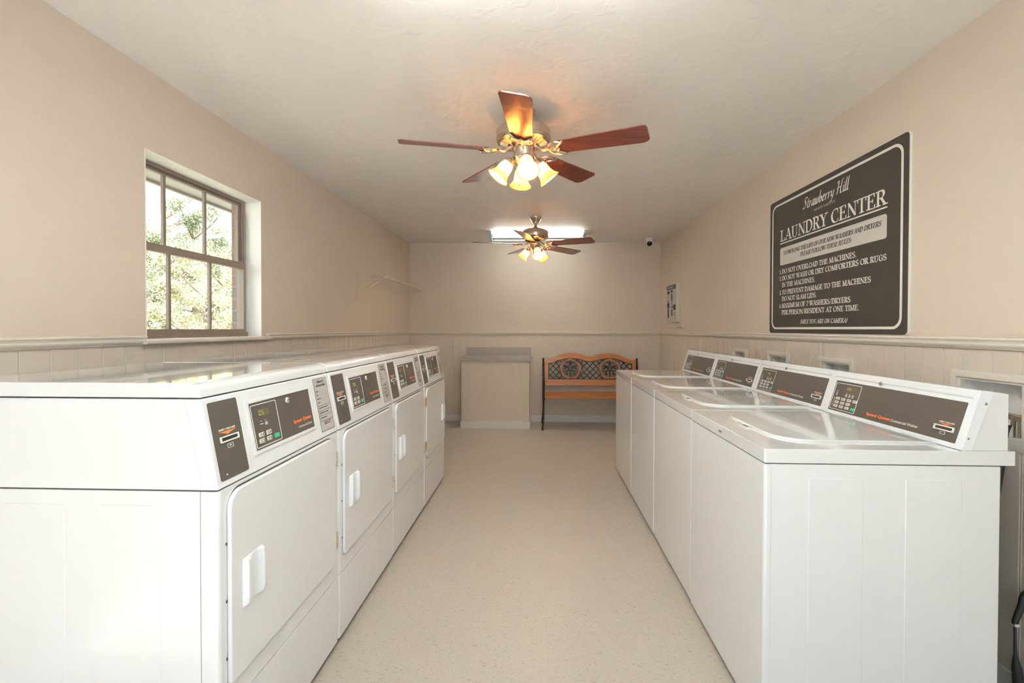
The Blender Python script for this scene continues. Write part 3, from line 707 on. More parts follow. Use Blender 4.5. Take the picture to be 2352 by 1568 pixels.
    mb = MB(); n = len(prof); levels = [(0.535, 0.35, -.010), (0.541, .85, -.004), (0.560, 1, -.001), (0.600, 1, 0), (0.640, 1, -.001), (0.659, .85, -.004), (0.665, .35, -.010)]
    rings = []
    for z, k, q in levels:
        ring = []
        for y, x in prof:
            y2 = 0.12+(y-0.12)*(1+q*2); ring.append(mb.bm.verts.new((0.0108+(x-0.0108)*k, hy(y2), z)))
        rings.append(ring)
    fs = []
    for A, B in zip(rings, rings[1:]):
        for i in range(n-1): fs.append(mb.bm.faces.new([A[i], A[i+1], B[i+1], B[i]]))
    fs.append(mb.bm.faces.new(rings[0])); fs.append(mb.bm.faces.new(rings[-1][::-1]))
    bmesh.ops.recalc_face_normals(mb.bm, faces=fs)
    mb.build('door_handle', M['plastic'], dr)
    for z0, z1 in ((0.730, 0.800), (0.412, 0.482)):
        mb = MB(); yh = hy(0.650)
        mb.box(0.0005, 0.009, yh-0.006, yh+0.006, z0, z1, 0.001)
        for k in range(4):
            za = z0+(z1-z0)*k/4; mb.cyl((0.011, yh, za+0.002), (0.011, yh, za+(z1-z0)/4-0.002), 0.0038, seg=10)
        mb.build('hinge', M['brass'], r)
    for z in (0.43, 0.58, 0.73): MB().box(0.0005, 0.003, hy(0.0268)-0.001, hy(0.0268)+0.001, z-0.0035, z+0.0035).build('door_bumper', M['gap'], r)
    return r
dry = make_dryer()
labs = ['white dryer nearest the camera in the left row, side panel facing us',
        'white dryer second from the camera in the left row',
        'white dryer third from the camera in the left row, left-hand door handle',
        'white dryer farthest from the camera, its door handle at the far edge']
far = make_dryer(True)
ds = [dry, copy_tree(dry), copy_tree(dry), far]
for k, (d, lb) in enumerate(zip(ds, labs)):
    d.location = (DXP+(0, 0.001, -0.001, 0.0)[k], DY0+k*DPIT, 0)
    tag(d, lb, 'dryer', 'white clothes dryers along the left wall')

# ------------------------------------------------------------------ washing machines
WW = 0.684
CX0, CZ0, CX1, CZ1 = 0.602, 0.915, 0.657, 1.092
WU = Vector((0, -1, 0)); WV = Vector((CX1-CX0, 0, CZ1-CZ0)).normalized(); WN = Vector((-(CZ1-CZ0), 0, CX1-CX0)).normalized()
WO = Vector((CX0, 0, CZ0))
def wp(y, s, t=0.0): return WO+Vector((0, y, 0))+WV*s+WN*t
def yrect(ya, yb, s0, s1, r, n=5): return rrect(-yb, -ya, s0, s1, r, n)      # u runs towards -Y
def make_washer():
    r = empty('washing_machine')
    mb = MB(); mb.box(0.013, 0.715, 0.002, WW-0.002, 0.02, 0.866, 0.002)
    for y, s in ((0.002, -1), (WW-0.002, 1)):
        for x0, x1 in ((0.137, 0.303), (0.432, 0.601)):
            mb.plate((0, y, 0), (1, 0, 0), (0, 0, 1), (0, s, 0), rrect(x0, x1, 0.08, 0.822, 0.006, 2), -0.001, 0.0016, 0.0013, 1)
    mb.build('cabinet', M['enamel'], r)
    MB().prism(rrect(0.0, 0.0205, 0.0, WW, (0.001, 0.010, 0.010, 0.001)), 'z', 0.022, 0.866, 0.0015).build('front_panel', M['enamel'], r)
    MB().box(0.7155, 0.727, 0.012, WW-0.012, 0.03, 0.862, 0.002).build('back_panel', M['galv'], r)
    for x in (0.06, 0.66):
        for y in (0.05, WW-0.05): MB().cyl((x, y, 0), (x, y, 0.025), 0.018).build('foot', M['rubber'], r)
    MB().box(0.006, 0.712, 0.006, WW-0.006, 0.860, 0.872).build('deck_seam_shade', M['gap'], r)  # dark filler painted as the shade under the deck edge
    # deck: rounded slab, back edge curled down
    mb = MB().prism(rrect(0.0, 0.763, 0.0005, WW-0.0005, 0.007, 3), 'z', 0.869, 0.9135, 0.005, 3)
    mb.build('top_deck', M['enamel_top'], r)
    lid = MB().plate((0, 0, 0.9135), (1, 0, 0), (0, 1, 0), (0, 0, 1), [(0.205, 0.090), (0.598, 0.090), (0.598, WW-0.090), (0.205, WW-0.090), (0.160, WW-0.105), (0.125, WW-0.135), (0.105, WW-0.175), (0.100, WW-0.23), (0.100, 0.23), (0.105, 0.175), (0.125, 0.135), (0.160, 0.105)], -0.001, 0.008, 0.006, 3)
    # shallow dish towards the middle of the lid
    ld = lid.build('lid', M['enamel_top'], r, sharp=0.9)
    MB().ring((0, 0, 0.9145), (1, 0, 0), (0, 1, 0), (0, 0, 1), rrect(0.078, 0.108, WW/2-0.045, WW/2+0.045, 0.013, 5), rrect(0.084, 0.104, WW/2-0.038, WW/2+0.038, 0.009, 5), -0.001, 0.003).build('finger_notch', M['enamel_top'], ld)
    MB().plate((0, 0, 0.9145), (1, 0, 0), (0, 1, 0), (0, 0, 1), rrect(0.088, 0.098, WW/2-0.022, WW/2+0.022, 0.004, 3), -0.001, 0.0006).build('notch_opening', M['gap'], ld)
    MB().box(-0.0008, 0.003, 0.335, 0.362, 0.888, 0.894, 0.0006, 1).build('badge', M['screw'], r)
    # console
    pr = [(CX0+0.004, 0.9132), (CX1+0.004, CZ1-0.004), (CX1+0.014, CZ1+0.004), (CX1+0.03, CZ1+0.006), (0.742, 1.090), (0.742, 0.9132)]
    MB().prism(pr, 'y', 0.006, WW-0.006, 0.002, 2).build('console', M['enamel'], r)
    # moulded fascia round the panel
    mb = MB().ring(WO, WU, WV, WN, yrect(0.0, WW, -0.001, 0.190, 0.004), yrect(0.028, WW-0.024, 0.014, 0.150, 0.004), -0.006, 0.004)
    pr2 = []
    mb.tube([wp(0.012, 0.172, 0.004), wp(WW-0.012, 0.172, 0.004)], 0.0075, 12)
    mb.tube([wp(0.004, 0.186, -0.004), wp(WW-0.004, 0.186, -0.004)], 0.0085, 12)
    fa = mb.build('fascia', M['plastic'], r, sharp=0.5)
    for s, y in ((-1, 0.0035), (1, WW-0.0035)):
        b_ = MB().plate((0, y, 0), (1, 0, 0), (0, 0, 1), (0, s, 0), [(CX0, 0.9145), (CX0+0.026, 0.9145), (CX1+0.036, CZ1+0.004), (CX1+0.012, CZ1+0.008), (CX1, CZ1+0.002)], -0.004, 0.0025, 0.001, 1).build('end_bracket', M['plastic'], r)
        for (qx, qz) in ((CX0+0.016, 0.952), (CX1+0.013, 1.060)):
            MB().lathe([(0, 0.0018), (0.003, 0.0016), (0.0045, 0)], (qx, y+s*0.0025, qz), (0, s, 0), 14).build('screw', M['screw'], b_)
    cpn = MB().plate(WO, WU, WV, WN, yrect(0.026, WW-0.022, 0.012, 0.152, 0.004), -0.003, 0.0015).build('control_panel', M['charcoal'], r); tag(cpn, 'charcoal control panel', None)
    MB().ring(WO, WU, WV, WN, yrect(0.496, 0.656, 0.021, 0.141, 0.005), yrect(0.4985, 0.6535, 0.0234, 0.1386, 0.0035), 0.001, 0.0022).build('keypad_border', M['white_ink'], cpn)
    MB().plate(WO, WU, WV, WN, yrect(0.520, 0.592, 0.110, 0.130, 0.002), 0.001, 0.002).build('readout', M['lcd'], cpn)
    text_obj('digits', '05', 0.02, wp(0.578, 0.113), WU, WV, WN, M['lcd_lit'], cpn, width=0.024, height=0.013, off=0.0026)
    keys = [(0.619, 0.071), (0.583, 0.071), (0.547, 0.071), (0.511, 0.071), (0.619, 0.054), (0.583, 0.054), (0.547, 0.054), (0.619, 0.037), (0.583, 0.037), (0.547, 0.037), (0.511, 0.037)]
    for k, (y, s) in enumerate(keys):
        MB().plate(WO, WU, WV, WN, yrect(y-0.0125, y+0.0125, s-0.0058, s+0.0058, 0.002), 0.001, 0.0030, 0.0006, 1).build('key', M['green'] if k == 10 else M['key'], cpn)
    mb = MB()
    for (y, s) in keys[:10]:
        mb.plate(WO, WU, WV, WN, yrect(y-0.008, y+0.008, s-0.0010, s+0.0010, 0.0003, 1), 0.0028, 0.0032)
    mb.build('key_legend', M['ink'], cpn)
    mb = MB()
    for y in (0.573, 0.553, 0.533):
        mb.plate(WO, WU, WV, WN, yrect(y-0.0012, y+0.0012, 0.101, 0.103, 0.0004, 1), 0.001, 0.002)
        for s in (0.0945, 0.0895, 0.085): mb.plate(WO, WU, WV, WN, yrect(y-0.005, y+0.005, s-0.0014, s+0.0014, 0.0004, 1), 0.001, 0.002)
    for s in (0.104, 0.096, 0.091, 0.086): mb.plate(WO, WU, WV, WN, yrect(0.630, 0.638, s-0.0014, s+0.0014, 0.0004, 1), 0.001, 0.002)
    for s in (0.071, 0.0625, 0.054, 0.045, 0.037): mb.plate(WO, WU, WV, WN, yrect(0.636, 0.646, s-0.0010, s+0.0010, 0.0004, 1), 0.001, 0.002)
    mb.build('status_legend', M['white_ink'], cpn)
    text_obj('brand_lettering', 'Speed Queen', 0.02, wp(0.428, 0.0275), WU, WV, WN, M['orange'], cpn, width=0.126, bold=0.0011, off=0.0026, height=0.0155)
    text_obj('model_lettering', 'Commercial Washer', 0.012, wp(0.299, 0.0305), WU, WV, WN, M['white_ink'], cpn, width=0.120, bold=0.0002, off=0.0026, height=0.0105)
    text_obj('lettering', 'INSERT CARD HERE', 0.009, wp(0.107, 0.0715), WU, WV, WN, M['white_ink'], cpn, width=0.056, bold=0.0004, off=0.0026, height=0.0046)
    MB().plate(WO, WU, WV, WN, [(-0.108, 0.0695), (-0.082, 0.0635), (-0.056, 0.0695)], 0.001, 0.0024).build('arrow', M['orange'], cpn)
    MB().ring(WO, WU, WV, WN, yrect(0.047, 0.119, 0.0455, 0.0620, 0.001, 1), yrect(0.0505, 0.1155, 0.0490, 0.0585, 0.001, 1), 0.001, 0.006).build('card_slot', M['white_ink'], cpn)
    MB().plate(WO, WU, WV, WN, yrect(0.0505, 0.1155, 0.0490, 0.0585, 0.001, 1), 0.001, 0.0022).build('slot_opening', M['ink'], cpn)
    MB().ring(WO, WU, WV, WN, yrect(0.075, 0.094, 0.033, 0.0425, 0.001, 1), yrect(0.0762, 0.0928, 0.0342, 0.0413, 0.001, 1), 0.001, 0.0022).build('card_symbol', M['white_ink'], cpn)
    MB().lathe([(0, 0.004), (0.004, 0.004), (0.007, 0.002), (0.0075, 0)], wp(0.395, 0.164, 0.010), WN, 16).build('lock', M['screw'], r)
    return r
was = make_washer()
wl_ = ['white washer nearest the camera in the right row, its embossed side panel facing us',
       'white washer second from the camera in the right row',
       'white washer third from the camera in the right row, between the second and the farthest',
       'white washer farthest from the camera in the right row, in front of the bench']
for k, (x, y) in enumerate(((0.709, 1.444), (0.713, 2.134), (0.712, 2.822), (0.711, 3.510))):
    w_ = was if k == 0 else copy_tree(was)
    w_.location = (x, y, 0); tag(w_, wl_[k], 'washer', 'white top loading washers along the right wall')

# ------------------------------------------------------------------ water supply boxes in the right wall
def supply_box(a, b, label):
    r = empty('supply_box', (XR, (a+b)/2, 0)); w = (b-a)/2; wi = w-0.038
    u, v, n = (0, -1, 0), (0, 0, 1), (-1, 0, 0)
    z0, z1 = OZ0-0.034, OZ1+0.034
    rc = lambda ww, za, zb: [(-ww, za), (ww, za), (ww, zb), (-ww, zb)]
    mb = MB().ring((0, 0, 0), u, v, n, rc(w, z0, z1), rc(w-0.010, z0+0.010, z1-0.010), 0.008, 0.017)
    mb.ring((0, 0, 0), u, v, n, rc(w-0.010, z0+0.010, z1-0.010), rc(wi+0.010, OZ0-0.008, OZ1+0.008), 0.008, 0.022)
    mb.ring((0, 0, 0), u, v, n, rc(wi+0.010, OZ0-0.008, OZ1+0.008), rc(wi-0.002, OZ0+0.002, OZ1-0.002), 0.0, 0.014)
    mb.build('trim_frame', M['trim'], r)
    mb = MB().box(0.048, 0.052, -wi, wi, OZ0, OZ1).box(0.0, 0.048, -wi, -wi+0.003, OZ0, OZ1).box(0.0, 0.048, wi-0.003, wi, OZ0, OZ1)
    mb.box(0.0, 0.048, -wi+.003, wi-.003, OZ0, OZ0+0.003).box(0.0, 0.048, -wi+.003, wi-.003, OZ1-0.003, OZ1)
    mb.build('box_liner', M['valvebox'], r)
    for q in (-0.05, 0.05):
        vv = MB().cyl((0.035, q, OZ0+0.003), (0.035, q, OZ0+0.07), 0.009).cyl((0.040, q, OZ0+0.07), (0.01, q, OZ0+0.07), 0.010).lathe([(0, 0), (0.014, 0), (0.014, 0.02), (0, 0.02)], (0.008, q, OZ0+0.05), (0, 0, 1), 16).build('valve', M['copper'], r)
        MB().tube([(0.03, q-0.022, OZ0+0.082), (0.03, q+0.022, OZ0+0.082)], 0.006, 8).build('valve_handle', M['copper'], vv)
        MB().tube([(0.008, q, OZ0+0.052), (-0.004, q, OZ0+0.02), (-0.010, q, OZ0-0.045), (-0.030, q, OZ0-0.20)], 0.010, 10, 5).build('hose', M['rubber'], vv)
    tag(r, label, 'supply box', 'recessed water supply boxes behind the washers'); return r
for (a, b), lb in zip(BOXES, ['smallest looking cream framed wall recess, farthest of the four behind the washers',
                              'cream framed wall recess above the third washer console, second farthest',
                              'cream framed wall recess just beyond the nearest washer console',
                              'cream framed wall recess with pipe and valve at the right edge, behind nearest washer']):
    supply_box(a, b, lb)
# black cord and hose behind the near washer
hz = empty('power_cord', (1.64, 1.59, 0.0))
MB().tube([(0.012, -0.24, 0.62), (0.018, -0.10, 0.48), (0.020, 0, 0.395), (0.000, 0, 0.345), (-0.017, 0, 0.298), (-0.018, 0, 0.288)], [0.009, 0.009, 0.0095, 0.0075], 12, 5).build('upper_cord', M['rubber'], hz)
MB().tube([(-0.018, 0, 0.290), (-0.0165, 0, 0.24), (-0.015, 0, 0.185), (-0.010, 0, 0.14), (-0.002, 0, 0.09), (0.0, 0, 0.012)], [0.0042, 0.0042, 0.005, 0.013, 0.016, 0.014], 12, 5).build('lower_cord', M['rubber'], hz)
MB().box(-0.024, -0.011, -0.008, 0.008, 0.282, 0.292, 0.002).build('cable_tie', M['white_ink'], hz)
MB().box(0.000, 0.024, -0.26, -0.22, 0.600, 0.66, 0.003).build('wall_plug', M['rubber'], hz)
tag(hz, 'black cord with a pale tie hanging behind the nearest washer by the right wall', 'cord')

# ------------------------------------------------------------------ laundry rules sign
sg = empty('wall_sign', (XR, 2.72, 1.26))
SU, SV, SN = (0, -1, 0), (0, 0, 1), (-1, 0, 0)
SO = Vector((0, 0.60, 0))     # sign's far lower corner; sits above the chair rail
sb = MB().plate(SO, SU, SV, SN, rrect(-0.012, 1.212, 0.004, 0.924, 0.022, 5), 0.0, 0.012, 0.002, 1).build('board', M['sign'], sg)
MB().ring(SO, SU, SV, SN, rrect(-0.0145, 1.2145, 0.0015, 0.9265, 0.024, 5), rrect(-0.012, 1.212, 0.004, 0.924, 0.022, 5), 0.0, 0.010).build('board_edge', M['sign_white'], sg)
MB().ring(SO, SU, SV, SN, rrect(0.020, 1.182, 0.030, 0.893, 0.055, 8), rrect(0.033, 1.169, 0.043, 0.880, 0.045, 8), 0.011, 0.0128).build('border_line', M['sign_white'], sg)
U0 = -0.018   # measured text positions start from the sign's left edge
mb = MB()
L_ = lambda body, x, y, h, **k: letters(None, body, x+U0, y, h, SO, SU, SV, SN, None, None, off=0.0132, mb=mb, **k)
L_('LAUNDRY CENTER', 0.148, 0.630, 0.074, width=0.955, w=0.20, thin=0.065)
mb.plate(SO, SU, SV, SN, [(0.143+U0, 0.611), (1.106+U0, 0.611), (1.106+U0, 0.618), (0.143+U0, 0.618)], 0.0122, 0.0132)
rows = [('1.', 'DO NOT OVERLOAD THE MACHINES.', 0.408, 0.90), ('2.', 'DO NOT WASH OR DRY COMFORTERS OR RUGS', 0.362, 1.106), ('', 'IN THE MACHINES.', 0.316, 0.546), ('3.', 'TO PREVENT DAMAGE TO THE MACHINES', 0.266, 1.005), ('', 'DO NOT SLAM LIDS.', 0.222, 0.562), ('4.', 'MAXIMUM OF 2 WASHERS/DRYERS', 0.175, 0.858), ('', 'PER PERSON/RESIDENT AT ONE TIME.', 0.129, 0.925)]
for num, body, y, x1 in rows:
    if num: L_(num, 0.140, y, 0.027, width=0.026, w=0.24, thin=0.09)
    L_(body, 0.173, y, 0.029, width=x1-0.173, w=0.24, thin=0.09)
L_('SMILE YOU ARE ON CAMERA!', 0.392, 0.066, 0.024, width=0.442, w=0.23, thin=0.09, shear=0.22)
mb.build('rules_lettering', M['sign_white'], sg, flat=True)
mb = MB()
letters(None, 'Strawberry Hill', 0.412+U0, 0.782, 0.066, SO, SU, SV, SN, None, None, width=0.42, w=0.175, nib=35, thin=0.055, table=S_, shear=0.16, off=0.0132, mb=mb)
letters(None, 'APARTMENTS', 0.523+U0, 0.744, 0.012, SO, SU, SV, SN, None, None, width=0.20, w=0.16, thin=0.10, off=0.0132, mb=mb)
mb.build('name_lettering', M['sign_white'], sg, flat=True)
pnl = MB().plate(SO, SU, SV, SN, rrect(0.146+U0, 1.104+U0, 0.466, 0.584, 0.014, 4), 0.011, 0.0132).build('heading_panel', M['sign_grey'], sg)
mb = MB()
letters(None, 'TO PROLONG THE LIFE OF OUR NEW WASHERS AND DRYERS', 0.186+U0, 0.533, 0.024, SO, SU, SV, SN, None, None, width=0.882, w=0.23, thin=0.085, shear=0.22, off=0.0138, mb=mb)
letters(None, 'PLEASE FOLLOW THESE RULES:', 0.386+U0, 0.493, 0.024, SO, SU, SV, SN, None, None, width=0.475, w=0.23, thin=0.085, shear=0.22, off=0.0138, mb=mb)
mb.build('heading_lettering', M['ink'], pnl, flat=True)
tag(sg, 'large dark laundry rules sign with white lettering on the right wall', 'sign')

# ------------------------------------------------------------------ card reload station on the right wall near the corner
cs = empty('card_station', (XR, 5.56, 1.31))
MB().box(-0.020, 0, -0.26, 0.255, 0.0, 0.565, 0.002).build('mounting_board', M['board'], cs)
bd = MB().box(-0.058, -0.020, -0.165, 0.235, 0.065, 0.520, 0.003).build('reader_body', M['board'], cs)
FO = Vector((-0.058, 0.235, 0.065))
fc = MB().plate(FO, SU, SV, SN, rrect(0.0, 0.385, 0.004, 0.452, 0.004, 2), -0.0005, 0.0015).build('reader_face', M['pale'], bd)
MB().plate(FO, SU, SV, SN, rrect(0.003, 0.382, 0.395, 0.449, 0.002, 1), 0.001, 0.0022).build('header', M['charcoal'], bd)
mb = MB()
for x in (0.05, 0.085, 0.12, 0.155, 0.19, 0.225): mb.plate(FO, SU, SV, SN, rrect(x, x+0.027, 0.414, 0.430, 0.002, 1), 0.002, 0.0026)
mb.build('header_marks', M['label_grey'], bd)
mb = MB()
for x0, x1, z0, z1 in ((0.045, 0.11, 0.348, 0.380), (0.19, 0.245, 0.362, 0.382), (0.212, 0.236, 0.255, 0.345), (0.065, 0.095, 0.055, 0.165), (0.215, 0.24, 0.075, 0.155), (0.29, 0.365, 0.145, 0.205)):
    mb.plate(FO, SU, SV, SN, rrect(x0, x1, z0, z1, 0.004, 2), 0.001, 0.006)
mb.plate(FO, SU, SV, SN, circ(0.08, 0.205, 0.034, 16), 0.001, 0.008)
for x0, x1, z0 in ((0.2, 0.25, 0.235), (0.2, 0.25, 0.215), (0.19, 0.26, 0.19), (0.19, 0.26, 0.172), (0.31, 0.35, 0.10), (0.31, 0.35, 0.08), (0.05, 0.11, 0.250)):
    mb.plate(FO, SU, SV, SN, rrect(x0, x1, z0, z0+0.008, 0.002, 1), 0.001, 0.003)
mb.build('slots', M['ink'], bd)
tag(cs, 'pale wall box with card slots and dark header by the far right corner', 'card machine')

# ------------------------------------------------------------------ closet rod and wall strip on the left wall
rd = empty('clothes_rod', (-1.644, 4.82, 1.836))
MB().cyl((0, 0.0, 0), (0, YB-4.82, 0), 0.0125).build('rod', M['rod'], rd)
MB().lathe([(0, -0.012), (0.012, -0.012), (0.0185, -0.006), (0.0185, 0.004), (0.012, 0.010), (0, 0.010)], (0, 0, 0), (0, 1, 0), 20).build('end_cap', M['board'], rd)
MB().tube([(-0.165, -0.085, -0.135), (-0.10, -0.045, -0.075), (-0.012, 0.012, 0.0)], 0.006, 8).tube([(-0.012, 0.02, 0.0), (-0.012, 0.02, 0.035)], 0.005, 8).tube([(-0.166, 0.02, 0.004), (-0.012, 0.02, 0.004)], 0.004, 8).build('bracket', M['rod'], rd)
tag(rd, 'painted clothes rod with angled bracket high on the left wall at the far corner', 'rod')
st = empty('wall_bracket', (XL, 4.45, 1.565))
MB().box(0.0, 0.006, -0.010, 0.010, 0.0, 0.27, 0.002).build('strip', M['rod'], st)
MB().cyl((0.006, 0, 0.255), (0.009, 0, 0.255), 0.004).cyl((0.006, 0, 0.015), (0.009, 0, 0.015), 0.004).build('screws', M['screw'], st)
tag(st, 'narrow painted vertical metal strip screwed on the left wall beside the clothes rod', 'bracket')

# ------------------------------------------------------------------ low cabinet against the back wall
cb = empty('low_cabinet', (-0.56, 5.85, 0))
x0, x1 = -0.437, 0.437; yk = YB-0.0085-5.85
bdy = MB()
n = 8; ww = (x1-x0)/n
for k in range(n):
    a, b = x0+k*ww, x0+(k+1)*ww
    pr = [(a, 0.012), (a, 0.0010), (a+0.002, 0.0), (b-0.002, 0.0), (b, 0.0010), (b, 0.012)]
    bdy.prism(pr, 'z', 0.0, 0.875)
bdy.box(x0, x1, 0.012, yk, 0.0, 0.875)
bdy.build('body', M['wains'], cb, flat=True)
for xs, (a, b) in (('l', (x0-0.002, x0+0.014)), ('r', (x1-0.014, x1+0.002))):
    MB().box(a, b, -0.005, 0.012, 0.09, 0.875, 0.002).build('corner_trim', M['wains'], cb)
MB().box(x0-0.014, x1+0.014, -0.016, yk, 0.0, 0.09, 0.002).build('base_trim', M['base'], cb)
MB().box(x0-0.016, x1+0.018, -0.030, yk, 0.876, 0.922, 0.004).build('countertop', M['laminate'], cb)
MB().box(x0-0.010, x1+0.018, yk-0.02, yk, 0.922, 1.030, 0.003).build('backsplash', M['laminate'], cb)
tag(cb, 'low beige panelled cabinet with grey laminate top against the far wall', 'cabinet')

# ------------------------------------------------------------------ garden bench
bn = empty('garden_bench', (0.05, 5.76, 0))
BX0, BW = 0.036, 1.222     # back frame origin (local x) and width
YBK = 0.41
def lean(x, z, dy=0.0): # back frame leans a little
    return Vector((BX0+x, YBK-0.02+(z-0.52)*0.16+dy, z))
outer = [(0, .872), (.05, .874), (.12, .890), (.22, .935), (.34, .958), (.46, .945), (.55, .918), (.611, .912)]
inner = [(.045, .822), (.08, .826), (.12, .836), (.22, .873), (.34, .893), (.46, .882), (.55, .857), (.611, .848)]
def mirror(l): return l+[(BW-p[0], p[1]) for p in l[::-1][1:]]
def sm(l): return [(v.x, v.y) for v in catmull([Vector((p[0], p[1], 0)) for p in mirror(l)], 4)]
So, Si = sm(outer), sm(inner)
def zin(x):
    for a, b in zip(Si, Si[1:]):
        if a[0] <= x <= b[0]: return a[1]+(b[1]-a[1])*(x-a[0])/(b[0]-a[0]+1e-9)
    return 0
def slab(mb, poly2, t0, t1):
    """polygon in the leaning plane"""
    n_ = len(poly2); q = [lean(x, z, t0) for x, z in poly2]+[lean(x, z, t1) for x, z in poly2]
    v, f = mb._faces(q, [tuple(range(n_)), tuple(range(n_, 2*n_))]+[(i, (i+1) % n_, n_+(i+1) % n_, n_+i) for i in range(n_)])
    bmesh.ops.recalc_face_normals(mb.bm, faces=f)
mb = MB()
for i in range(len(So)-1):
    slab(mb, [So[i], So[i+1], Si[i+1], Si[i]], -0.014, 0.014)
bmesh.ops.remove_doubles(mb.bm, verts=mb.bm.verts, dist=0.0004)
mb.build('top_rail', M['bench_wood'], bn, flat=True)
mb = MB(); slab(mb, [(0, .54), (.045, .54), (.045, .8225), (0, .872)], -0.0138, 0.0138); mb.build('stile', M['bench_wood'], bn)
mb = MB(); slab(mb, [(BW-.045, .54), (BW, .54), (BW, .872), (BW-.045, .8225)], -0.0138, 0.0138); mb.build('stile', M['bench_wood'], bn)
mb = MB(); slab(mb, [(0, .527), (BW, .527), (BW, .606), (0, .606)], -0.0145, 0.0145); mb.build('bottom_rail', M['bench_wood'], bn)
# lattice
MC = [(.345, .748), (BW-.345, .748)]; MRx, MRo, MRi = 1.04, .142, .104
def inside(x, z):
    if x < .05 or x > BW-.05 or z < .612 or z > zin(x)-.004: return False
    return all(math.hypot((x-c[0])/MRx, z-c[1]) > MRo-.004 for c in MC)
mb = MB(); sp = 0.083
for sgn in (1, -1):
    k = -12
    while k < 28:
        c0 = k*sp+(0.02 if sgn > 0 else 0.035); pts = []; run = []
        z = .61
        while z < .90:
            x = c0+sgn*(z-.61)
            if inside(x, z): run.append((x, z))
            else:
                if len(run) > 3: pts.append(run)
                run = []
            z += .004
        if len(run) > 3: pts.append(run)
        for rn in pts:
            (xa, za), (xb, zb) = rn[0], rn[-1]
            xa -= sgn*.004; za -= .004; xb += sgn*.004; zb += .004
            w_ = .0040
            slab(mb, [(xa-w_, za+sgn*w_), (xa+w_, za-sgn*w_), (xb+w_, zb-sgn*w_), (xb-w_, zb+sgn*w_)], -.004, .004)
        k += 1
# frame strips round the lattice and filled corners
for i in range(len(Si)-1):
    a, b = Si[i], Si[i+1]; slab(mb, [(a[0], a[1]+.002), (b[0], b[1]+.002), (b[0], b[1]-.009), (a[0], a[1]-.009)], -.007, .007)
slab(mb, [(.044, .604), (.053, .604), (.053, .823), (.044, .823)], -.007, .007); slab(mb, [(BW-.053, .604), (BW-.044, .604), (BW-.044, .823), (BW-.053, .823)], -.007, .007)
slab(mb, [(.044, .604), (BW-.044, .604), (BW-.044, .613), (.044, .613)], -.007, .007)
slab(mb, [(.05, .80), (.075, .826), (.05, .823)], -.004, .004)
for c in MC:
    for q0, q1, w_ in ((150, 215, .03), (-35, 30, .03)):
        pass
mb.build('lattice', M['iron'], bn)
for c in MC:
    def cp2(r, a): return (c[0]+MRx*r*math.cos(math.radians(a)), c[1]+r*math.sin(math.radians(a)))
    lob = lambda a: 1+0.035*math.cos(math.radians(5*(a-90)))
    m2 = MB()
    N_ = 60
    for (r0, r1) in ((MRo-.006, MRo), (MRi-.004, MRi+.002)):
        for i in range(N_):
            a, b = 360*i/N_, 360*(i+1)/N_
            slab(m2, [cp2(r0*lob(a), a), cp2(r1*lob(a), a), cp2(r1*lob(b), b), cp2(r0*lob(b), b)], -.010, .010)
    for a in (54, 126, 198, 270, 342):
        slab(m2, [cp2(MRi, a-1), cp2(MRo*lob(a), a-1), cp2(MRo*lob(a), a+1), cp2(MRi, a+1)], -.0105, .0105)
    # scroll work: palmette inside the ring
    def sw(pts, ws):
        P = catmull([Vector((p[0], p[1], 0)) for p in pts], 5)
        for i in range(len(P)-1):
            t_ = i/(len(P)-1); t2 = (i+1)/(len(P)-1)
            wa = ws[0]+(ws[1]-ws[0])*abs(2*t_-1) if len(ws) == 2 else ws[0]; wb = ws[0]+(ws[1]-ws[0])*abs(2*t2-1) if len(ws) == 2 else ws[0]
            d = (P[i+1]-P[i]).normalized(); nn = Vector((-d.y, d.x, 0))
            q = [P[i]+nn*wa, P[i]-nn*wa, P[i+1]-nn*wb, P[i+1]+nn*wb]
            slab(m2, [(c[0]+p.x, c[1]+p.y) for p in q], -.005, .005)
    sw([(0, -.104), (0, -.05), (0, -.03)], (.008,)); sw([(0, .104), (0, .07), (0, .05)], (.008,))
    for g in (-1, 1):
        sw([(0, .07), (g*.012, .045), (g*.03, .012), (g*.012, -.02), (0, -.036)], (.005,))
        sw([(0, .06), (g*.02, .08), (g*.06, .085), (g*.085, .06)], (.004,))
        sw([(g*.02, .012), (g*.05, .030), (g*.095, .038)], (.016, .004))
        sw([(g*.03, .02), (g*.06, .012), (g*.085, .0), (g*.08, -.012)], (.009, .003))
        sw([(0, -.036), (g*.03, -.022), (g*.06, -.030), (g*.098, -.032)], (.006, .004))
        sw([(g*.03, -.03), (g*.055, -.055), (g*.045, -.075), (g*.03, -.07)], (.010, .003))
        sw([(0, -.036), (g*.016, -.005), (g*.006, .03)], (.004,))
    md = m2.build('medallion', M['iron'], bn)
    m3 = MB()
    for a0 in (54, 126, 198, 270, 342):
        for i in range(12):
            a, b = a0+2+68*i/12, a0+2+68*(i+1)/12
            slab(m3, [cp2((MRi+.002)*lob(a), a), cp2((MRo-.006)*lob(a), a), cp2((MRo-.006)*lob(b), b), cp2((MRi+.002)*lob(b), b)], -.008, .008)
    bmesh.ops.remove_doubles(m3.bm, verts=m3.bm.verts, dist=0.0003)
    m3.build('inlay', M['medal_wood'], md, flat=True)
# seat slats
for k, (y0, z0) in enumerate(((0.005, 0.408), (0.096, 0.412), (0.187, 0.416), (0.278, 0.424))):
    MB().box(BX0, BX0+BW, y0, y0+0.084, z0, z0+0.024, 0.005).build('seat_slat', M['bench_wood'], bn)
